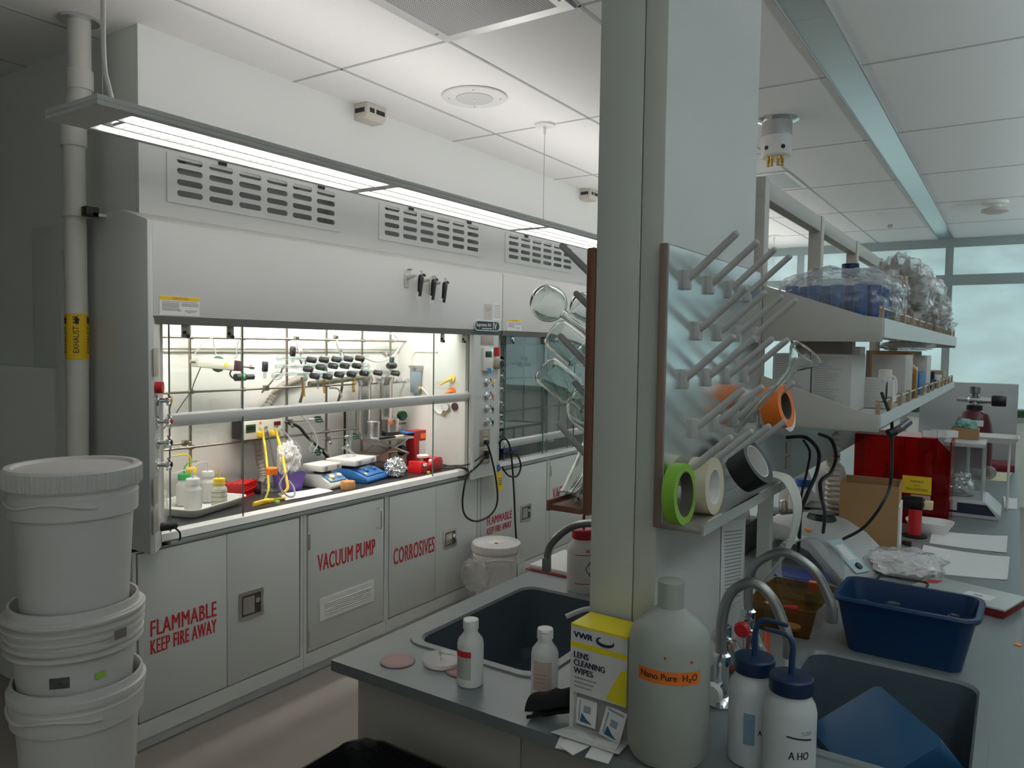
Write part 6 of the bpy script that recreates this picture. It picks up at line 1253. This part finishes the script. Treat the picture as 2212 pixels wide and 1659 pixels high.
for x in (-.123, .038):
    for y in (-.148, .148): MB().cbox((x, y, (zh+.087)/2), (.012, .012, zh-.087)).build('corner_post', clear('post clear', (.85, .88, .88), haze=.35), t, sm=False)
MB().box(-.13, .045, -.155, .155, zh, zh+.02).build('lid', mat('clear lid haze', (.55, .56, .56), .3), t, bevel=.003)
t = thing('crumpled_foil', 'crumpled foil scrap inside the balance draft shield', 'foil', (-.20, 4.38, IZ+.097)); MB().crumple((0, 0, .05), (.10, .1, .1), .4, 21, 4, 3).build('foil', mat('aluminium foil', (.8, .8, .8), .18, 1.), t)
t = thing('open_carton', 'small brown carton with a teal bag on the balance lid', 'carton', (-.20, 4.46, IZ+zh+.021))
MB().box(-.06, .06, -.045, -.042, 0, .055).box(-.06, .06, .042, .045, 0, .055).box(-.06, -.057, -.042, .042, 0, .055).box(.057, .06, -.042, .042, 0, .055).box(-.057, .057, -.042, .042, 0, .003).build('carton_wall', CARD, t, sm=False); MB().crumple((0, 0, .06), (.10, .07, .08), .3, 6).build('teal_bag', mat('teal film', (.22, .48, .42), .4), t)
MB().loft([rrect(-.10, 4.62, .22, .20, .03, IZ+zh-.0), rrect(-.10, 4.62, .26, .24, .03, IZ+zh+.03), rrect(-.10, 4.62, .252, .232, .03, IZ+zh+.03), rrect(-.10, 4.62, .21, .19, .03, IZ+zh+.004)]).build('white_tray', WHITEP, label='white plastic tray held up behind the balance', cat='tray')
t = thing('tray_stand', 'wire stand holding the white tray behind the balance', 'stand', (-.10, 4.64, IZ))
for sx in (-.09, .09):
    for sy in (-.06, .07): MB().cyl((sx, sy, 0), (sx, sy, zh-.0005), .006).build('leg', WHITEP, t)
# gas cylinder on the bench
gx = at(2102, 950, y=5.7)
t = thing('gas_cylinder', 'maroon gas cylinder with chrome valve before the grey screen', 'gas cylinder', (gx.x, 5.7, IZ))
MAR = mat('maroon paint', (.10, .012, .022), .3); zc = at(2102, 884, y=5.7).z-IZ; r = .108
MB().lathe([(r-.02, 0), (r, .02), (r, zc-.15), (r*.95, zc-.09), (r*.75, zc-.03), (r*.38, zc)], n=36).build('shell', MAR, t); MB().lathe([(.045, zc-.004), (.045, zc+.025), (.03, zc+.03)]).build('neck_ring', BLACK, t)
MB().along((-.10, 0, zc+.06), (.10, 0, zc+.06), [(0, .014), (.3, .014), (.35, .022), (.6, .022), (1, .018)], 16).lathe([(.02, zc+.028), (.02, zc+.06)]).build('valve_body', CHROME, t)
MB().along((.09, 0, zc+.06), (.17, 0, zc+.06), [(0, .03), (.1, .035), (.9, .035), (1, .03)], 18).build('hand_knob', BLACK, t); MB().lathe([(.018, zc+.075), (.018, zc+.10), (.03, zc+.105), (.03, zc+.145), (.022, zc+.15)]).build('regulator', mat('dark chrome', (.3, .3, .3), .25, 1.), t)
aa = math.atan2(-5.7, -gx.x); band(t, r*.975+.004, zc-.10, zc-.062, aa-.6, aa+.5, 'shoulder_label', PAPER)
# far end of the bench
struct('trim_3', MB().box(-.585, .022, 6.36, 6.385, IZ+.0005, at(2195, 830, y=6.36).z), mat('screen grey', (.47, .48, .49), .5), bevel=.003)
t = thing('binder', 'dark red binder lying flat by the grey screen', 'binder', (-.08, 6.17, IZ), .05); MB().box(-.09, .095, -.13, .13, 0, .045).build('cover', mat('dark red binder', (.22, .01, .03), .5), t, bevel=.003); MB().box(-.085, .0955, -.125, .125, .006, .039).build('pages', PAPER, t, sm=False)
sheet('yellow paper pad between binder and balance', [(-.15, 5.55), (-.02, 5.58), (.01, 6.0), (-.12, 6.0)], IZ, mat('yellow pad', (.72, .70, .45), .7))
t = thing('round_flask', 'small round flask lying on the yellow paper pad', 'glassware', (-.115, 5.60, IZ+.045)); MB().ball((0, 0, 0), .042, 3).build('bulb', clear('smoky flask', (.6, .6, .55), haze=.2), t); MB().along((-.035, 0, 0), (-.09, 0, .01), [(0, .014), (1, .016)], 14, caps=False).build('neck', WARE, t)
sheet('white paper sheet beside the balance', [(-.02, 4.62), (.035, 4.62), (.035, 4.95), (-.03, 4.98)], IZ)
# behind the carton: jugs, coil, cables, dark gear
for i, (x, y, r, h_, c) in enumerate(((-.88, 3.86, .075, .27, WHITEP), (-.74, 3.98, .07, .30, RED), (-.80, 3.66, .06, .20, BLUE))):
    bottle('plastic_jug', ['milky plastic jug with white cap under the lower shelf', 'milky plastic jug with red cap under the lower shelf', 'milky plastic jug with blue cap under the lower shelf'][i], 'jug', (x, y, IZ), r, h_, HDPE, True, c, .5, .7)
z0_, z1_ = at(1800, 1120, x=-.63).z, at(1800, 935, x=-.63).z; yc = at(1800, 1000, x=-.63).y
b = MB(); pts = [(-.63+.026*math.cos(k*.7)*(.8+.2*(k/150)), yc+.026*math.sin(k*.7), z1_+(z0_-z1_)*(k/150)) for k in range(151)]
b.tube(pts, .0065, 6).build('coil_hose', mat('ivory hose', (.66, .62, .55), .45), label='coiled ivory hose hanging under the lower shelf', cat='hose')
def bc(label, pts, r=.006): return cable('black_cable', label, pts, r, RUB)
bc('black cable looping from under the shelf to the grey instrument', [at(1700, 945, x=-.62), at(1740, 945, x=-.55), at(1768, 975, x=-.52), at(1764, 1020, x=-.52), at(1745, 1065, x=-.52), at(1730, 1105, x=-.54), at(1727, 1150, x=-.56), at(1724, 1190, x=-.58)])
bc('thinner black cable beside the looping one', [at(1735, 950, x=-.58), at(1749, 975, x=-.56), at(1745, 1010, x=-.56), at(1733, 1060, x=-.57), at(1727, 1095, x=-.58)], .004)
bc('black cable waving down beside the coiled hose', [at(1770, 938, x=-.58), at(1795, 950, x=-.52), at(1806, 985, x=-.50), at(1795, 1020, x=-.50), at(1773, 1040, x=-.5), at(1774, 1070, x=-.5), at(1782, 1110, x=-.52), at(1778, 1150, x=-.55)])
bc('black cable drooping across the front of the carton', [at(1905, 850, x=-.315), at(1920, 890, x=-.315), at(1927, 925, x=-.315), at(1924, 1040, x=-.34), at(1905, 1090, x=-.345), at(1865, 1140, x=-.40), at(1820, 1165, x=-.46)], .005)
t = thing('clip_lamp', 'grey tubular clip lamp hanging from the lower shelf edge', 'lamp', at(1945, 925, x=-.29)); MB().tube([(-.02, 0, -.014), (0, 0, 0), (.02, .03, .02)], .012, 12).build('head', mat('gunmetal', (.22, .22, .25), .35, .7), t); MB().along((-.03, -.012, -.02), (-.014, 0, -.010), [(0, .016), (1, .013)], 14).build('shade_end', BLACK, t)
for i, (x, y, w_, d_, h_) in enumerate(((-.78, 3.15, .12, .16, .10), (-.70, 2.98, .10, .10, .07), (-.84, 2.80, .12, .2, .12))):
    t = thing('vacuum_gauge_box', ['dark instrument box with knobs beyond the chase', 'low dark instrument box with knobs behind the faucets', 'dark instrument box tucked behind the chase'][i], 'instrument', (x-.06, y+.2, IZ))
    MB().box(-w_/2, w_/2, -d_/2, d_/2, 0, h_).build('case', mat('dark case', (.05, .055, .06), .5), t, bevel=.006)
    for k in (-1, 1): MB().lathe([(.018, h_), (.018, h_+.02), (.014, h_+.045), (.008, h_+.05)], (k*w_*.25, 0, 0), 14).build('knob', STAIN, t)
MB().box(-.75, -.60, 3.44, 3.60, IZ+.10, IZ+.115).build('black_tray', BLACK, label='flat black tray lying on the bench clutter', cat='tray', bevel=.003)
MB().box(-.73, -.62, 3.46, 3.58, IZ, IZ+.0995).build('grey_block', mat('dark case', (.05, .055, .06), .5), label='dark block carrying the flat black tray', cat='block', bevel=.004)
# service raceway under the shelf
t = thing('raceway', 'pale blue grey wiring raceway under the lower shelf', 'raceway', (-.66, 3.8, 1.2))
zr0 = at(1690, 1048, x=-.63).z; MB().box(-.69, -.63, 2.12, 6.30, zr0, 1.47).build('channel', mat('raceway blue grey', (.42, .50, .52), .45), t, w=True, bevel=.004)
for (u, v_) in ((1702, 998), (1703, 965)):
    p = at(u, v_, x=-.629); MB().box(-.630, -.626, p.y-.03, p.y+.03, p.z-.02, p.z+.02).build('outlet', BEIGE, t, w=True, bevel=.001)
for y in (2.5, 4.3, 6.1): MB().box(-.68, -.64, y-.02, y+.02, IZ+.0005, zr0).build('leg', LGREY, t, w=True)
# ---------------------------------------------------------------- shelving over the bench
SHM = mat('shelf putty enamel', (.52, .50, .46), .45)
t = thing('shelving', 'putty coloured two level reagent shelving on steel posts', 'shelf unit', (-.665, 3.8, 1.47))
SY0, SY1 = 2.32, 5.37; SXB, SXF = -.63, -.312
for y in (2.345, 3.13, 3.91, 4.69, 5.45): MB().box(-.69, -.642, y-.024, y+.024, 1.4705, 2.225).build('post', SHM, t, w=True, bevel=.002)
MB().box(-.685, -.647, SY0, 6.3, 2.165, 2.222).build('top_rail', SHM, t, w=True, bevel=.002)
for zb, zt2, nm in ((1.735, 1.797, 'upper'), (1.483, 1.527, 'lower')):
    sh = MB().box(-.64, SXF-.0015, SY0+.013, SY1-.013, zt2-.022, zt2-.002).build('shelf_board', SHM, t, w=True, bevel=.001)
    MB().box(SXF-.001, SXF+.004, SY0+.012, SY1, zb+.012, zt2+.004).build('front_edge', mat('shelf edge light', (.66, .70, .70), .4), sh, w=True, sm=False)
    for y in (SY0, SY1-.012): MB().prism([(-.64, zb), (SXF, zb), (SXF, zt2+.004), (-.36, zt2+.012), (-.64, zt2+.105)], 'y', y, y+.012).build('end_bracket', SHM, sh, w=True, bevel=.001)
    g = MB()
    for k in range(13):
        y = SY0+.05+k*.245; MB().box(SXF-.016, SXF-.004, y-.006, y+.006, zt2, zt2+.042).build('guard_post', mat('tan guard post', (.42, .28, .17), .5), sh, w=True)
    MB().box(SXF-.0115, SXF-.0085, SY0+.03, SY1-.03, zt2+.033, zt2+.037).build('guard_wire', mat('guard wire', (.75, .78, .78), .3, .5), sh, w=True, sm=False)
U, Lw = 1.797, 1.527
# upper shelf: bags
BLT = mat('tube blue', (.006, .085, .30), .3)
t = thing('tube_bag', 'clear bag packed with blue capped tubes on the upper shelf', 'bag', (-.49, 2.64, U))
for i in range(9):
    for j in range(4): MB().lathe([(.017, 0), (.017, .075), (.020, .078), (.020, .10), (.018, .102)], (-.10+.066*j+(.03 if i % 2 else 0), -.18+.044*i, .008), 12).build('blue_tube', BLT, t)
MB().crumple((0.01, 0, .078), (.37, .56, .20), .13, 3, 5, 2.2).build('bag_film', clear('bag film thick', (.92, .93, .95), ior=1.5, haze=.20, hazecol=(.88, .88, .92), bump=1., rough=.1), t)
MB().box(-.60, -.35, 2.42, 2.88, U-.001, U+.006).build('foam_sheet', mat('dark foam', (.07, .09, .09), .8), label='thin dark foam sheet under the bag of blue tubes', cat='foam')
for i, (x, y, d, sd) in enumerate(((-.44, 3.06, (.20, .26, .22), 11), (-.44, 3.53, (.24, .34, .30), 12), (-.43, 4.00, (.24, .34, .28), 13), (-.43, 4.45, (.23, .33, .22), 14), (-.43, 4.88, (.21, .30, .15), 15))):
    t = thing('plastic_bag', ['clear bag with navy caps next to the blue tubes', 'tall crumpled white plastic bag on the upper shelf', 'crumpled white plastic bag in the middle of the upper shelf', 'crumpled bag with shiny folds toward the window end', 'flat crumpled bag at the window end of the upper shelf'][i], 'bag', (x, y, U))
    MB().crumple((0, 0, d[2]*.44), d, .40, sd, 5, 3).build('bag_film', milky('cloudy film', (.52, .50, .49), .35) if i else FILM, t)
    if i == 0:
        for k in range(4): MB().ball((.02*k-.03, .05*k-.08, .10+.03*(k % 2)), .028).build('navy_cap', mat('navy cap', (.005, .022, .075), .35), t)
    else: MB().crumple((.02, .04, d[2]*.5), (d[0]*1.08, d[1]*1.05, d[2]*1.1), .34, sd+20, 4, 2.4).build('outer_film', FILM, t)
t = thing('navy_bottle', 'navy capped bottle standing behind the bag of blue tubes', 'bottle', (-.52, 3.02, U)); MB().lathe([(.03, 0), (.03, .16), (.02, .18)]).build('body', HDPE, t); MB().lathe([(.024, .18), (.03, .185), (.03, .23)]).build('cap', mat('navy cap', (.005, .022, .075), .35), t)
MB().box(-.46, -.36, 3.22, 3.30, U, U+.20).build('tan_carton', CARDL, label='small tan carton among the crumpled bags', cat='carton', bevel=.002)
# lower shelf: cartons and bottles
def carton(label, x0, x1, y0, y1, z0, h, m_=CARTG if False else None, lines=0, name='carton'):
    t = thing(name, label, 'carton', ((x0+x1)/2, (y0+y1)/2, z0)); hx, hy = (x1-x0)/2, (y1-y0)/2
    MB().box(-hx, hx, -hy, hy, 0, h).build('carton_body', m_ or mat('carton grey white', (.62, .61, .60), .6), t, bevel=.002)
    if lines:
        pr = MB()
        for k in range(lines):
            z = h*(.94-.86*k/lines); q = rnd.uniform(.3, .95); pr.box(-hx*.85, -hx*.85+2*hx*.85*q, -hy-.0006, -hy-.0002, z-h*.008, z+h*.004)
        pr.build('print', mat('faint print', (.42, .42, .42), .7), t, sm=False)
    return t
carton('white printed carton on the lower shelf next to the end bracket', -.622, -.512, 2.385, 2.62, Lw, .172, None, 22)
carton('white printed carton second along on the lower shelf', -.508, -.398, 2.39, 2.63, Lw, .172, None, 22)
carton('flat taupe carton lying on the two white printed cartons', -.575, -.43, 2.40, 2.58, Lw+.173, .046, mat('taupe card', (.22, .19, .17), .7))
carton('small printed carton with a lifted white flap on the lower shelf', -.42, -.345, 2.66, 2.78, Lw, .095, None, 9)
MB().tube([(-.345, 2.72, Lw+.096), (-.325, 2.72, Lw+.10), (-.318, 2.72, Lw+.06), (-.332, 2.72, Lw+.008)], .004, 6, sm=4).box(-.338, -.322, 2.68, 2.76, Lw+.02, Lw+.09).build('white_flap', PAPER, label='lifted white paper flap beside the small printed carton', cat='paper')
bottle('white_bottle', 'squat white bottle on the lower shelf behind the guard wire', 'bottle', (-.375, 2.90, Lw), .032, .12, HDPEW, True, WHITEP, .6)
carton('upright white strip carton leaning under the upper shelf', -.45, -.42, 2.66, 2.76, Lw+.096, .10, PAPER)
carton('tall beige carton in the middle of the lower shelf', -.44, -.33, 3.05, 3.28, Lw, .17, mat('beige card', (.40, .34, .28), .7))
bottle('amber_bottle', 'amber brown bottle next to the tall beige carton', 'bottle', (-.355, 3.36, Lw), .034, .175, mat('amber brown', (.30, .12, .03), .35), True, mat('amber brown', (.30, .12, .03), .35), .5)
carton('narrow white carton between the amber bottle and the blue box', -.36, -.335, 3.42, 3.52, Lw, .12, PAPER)
carton('brown open carton standing behind the blue box', -.52, -.38, 3.55, 3.85, Lw, .185, CARD)
carton('bright blue box on the lower shelf', -.375, -.335, 3.60, 3.85, Lw, .095, mat('bright blue card', (.012, .13, .36), .5))
carton('grey white carton standing past the blue box', -.40, -.34, 3.95, 4.15, Lw, .165, None, 4)
bottle('blue_bottle', 'small dark blue bottle past the blue box', 'bottle', (-.345, 4.25, Lw), .024, .085, mat('navy glass', (.02, .05, .14), .2), True, BLACK)
carton('flat white carton lying near the window end of the lower shelf', -.42, -.335, 4.45, 4.75, Lw, .06, None, 3)
carton('small brown carton at the window end of the lower shelf', -.44, -.34, 4.90, 5.15, Lw, .075, CARDL)
carton('big taupe carton hanging back under the upper shelf at the window end', -.62, -.45, 4.10, 4.9, Lw, .185, mat('taupe card', (.22, .19, .17), .7))
t = thing('plastic_bag', 'clear bag of bottles lying on cartons under the upper shelf', 'bag', (-.40, 3.70, Lw+.187)); MB().crumple((0, 0, .018), (.20, .55, .042), .3, 31, 5, 3).build('bag_film', FILM, t)
# office chair past the bench end
t = thing('office_chair', 'dark office chair beside the window end of the bench', 'chair', (.43, 5.3, 0), .4)
MB().loft([rrect(0, 0, .42, .42, .08, .46), rrect(0, 0, .48, .48, .1, .50), rrect(0, 0, .46, .46, .1, .53)]).build('seat', mat('charcoal fabric', (.03, .035, .045), .9), t); MB().loft([[Vector((p.x, .22+.03*(p.y/.25)**2, .86+p.y)) for p in rrect(0, 0, .42, .46, .1, 0)], [Vector((p.x, .27+.03*(p.y/.25)**2, .86+p.y)) for p in rrect(0, 0, .42, .46, .1, 0)]]).build('backrest', mat('charcoal fabric', (.03, .035, .045), .9), t)
MB().cyl((0, 0, .1), (0, 0, .46), .03).build('column', BLACK, t); MB().tube([(0, .1, .45), (0, .26, .47), (0, .29, .75)], .02, sm=5).build('back_support', BLACK, t)
for k in range(5):
    a = k*2*math.pi/5; MB().tube([(0, 0, .10), (.28*math.cos(a), .28*math.sin(a), .06)], .02).ball((.28*math.cos(a), .28*math.sin(a), .03), .03).build('leg', BLACK, t)
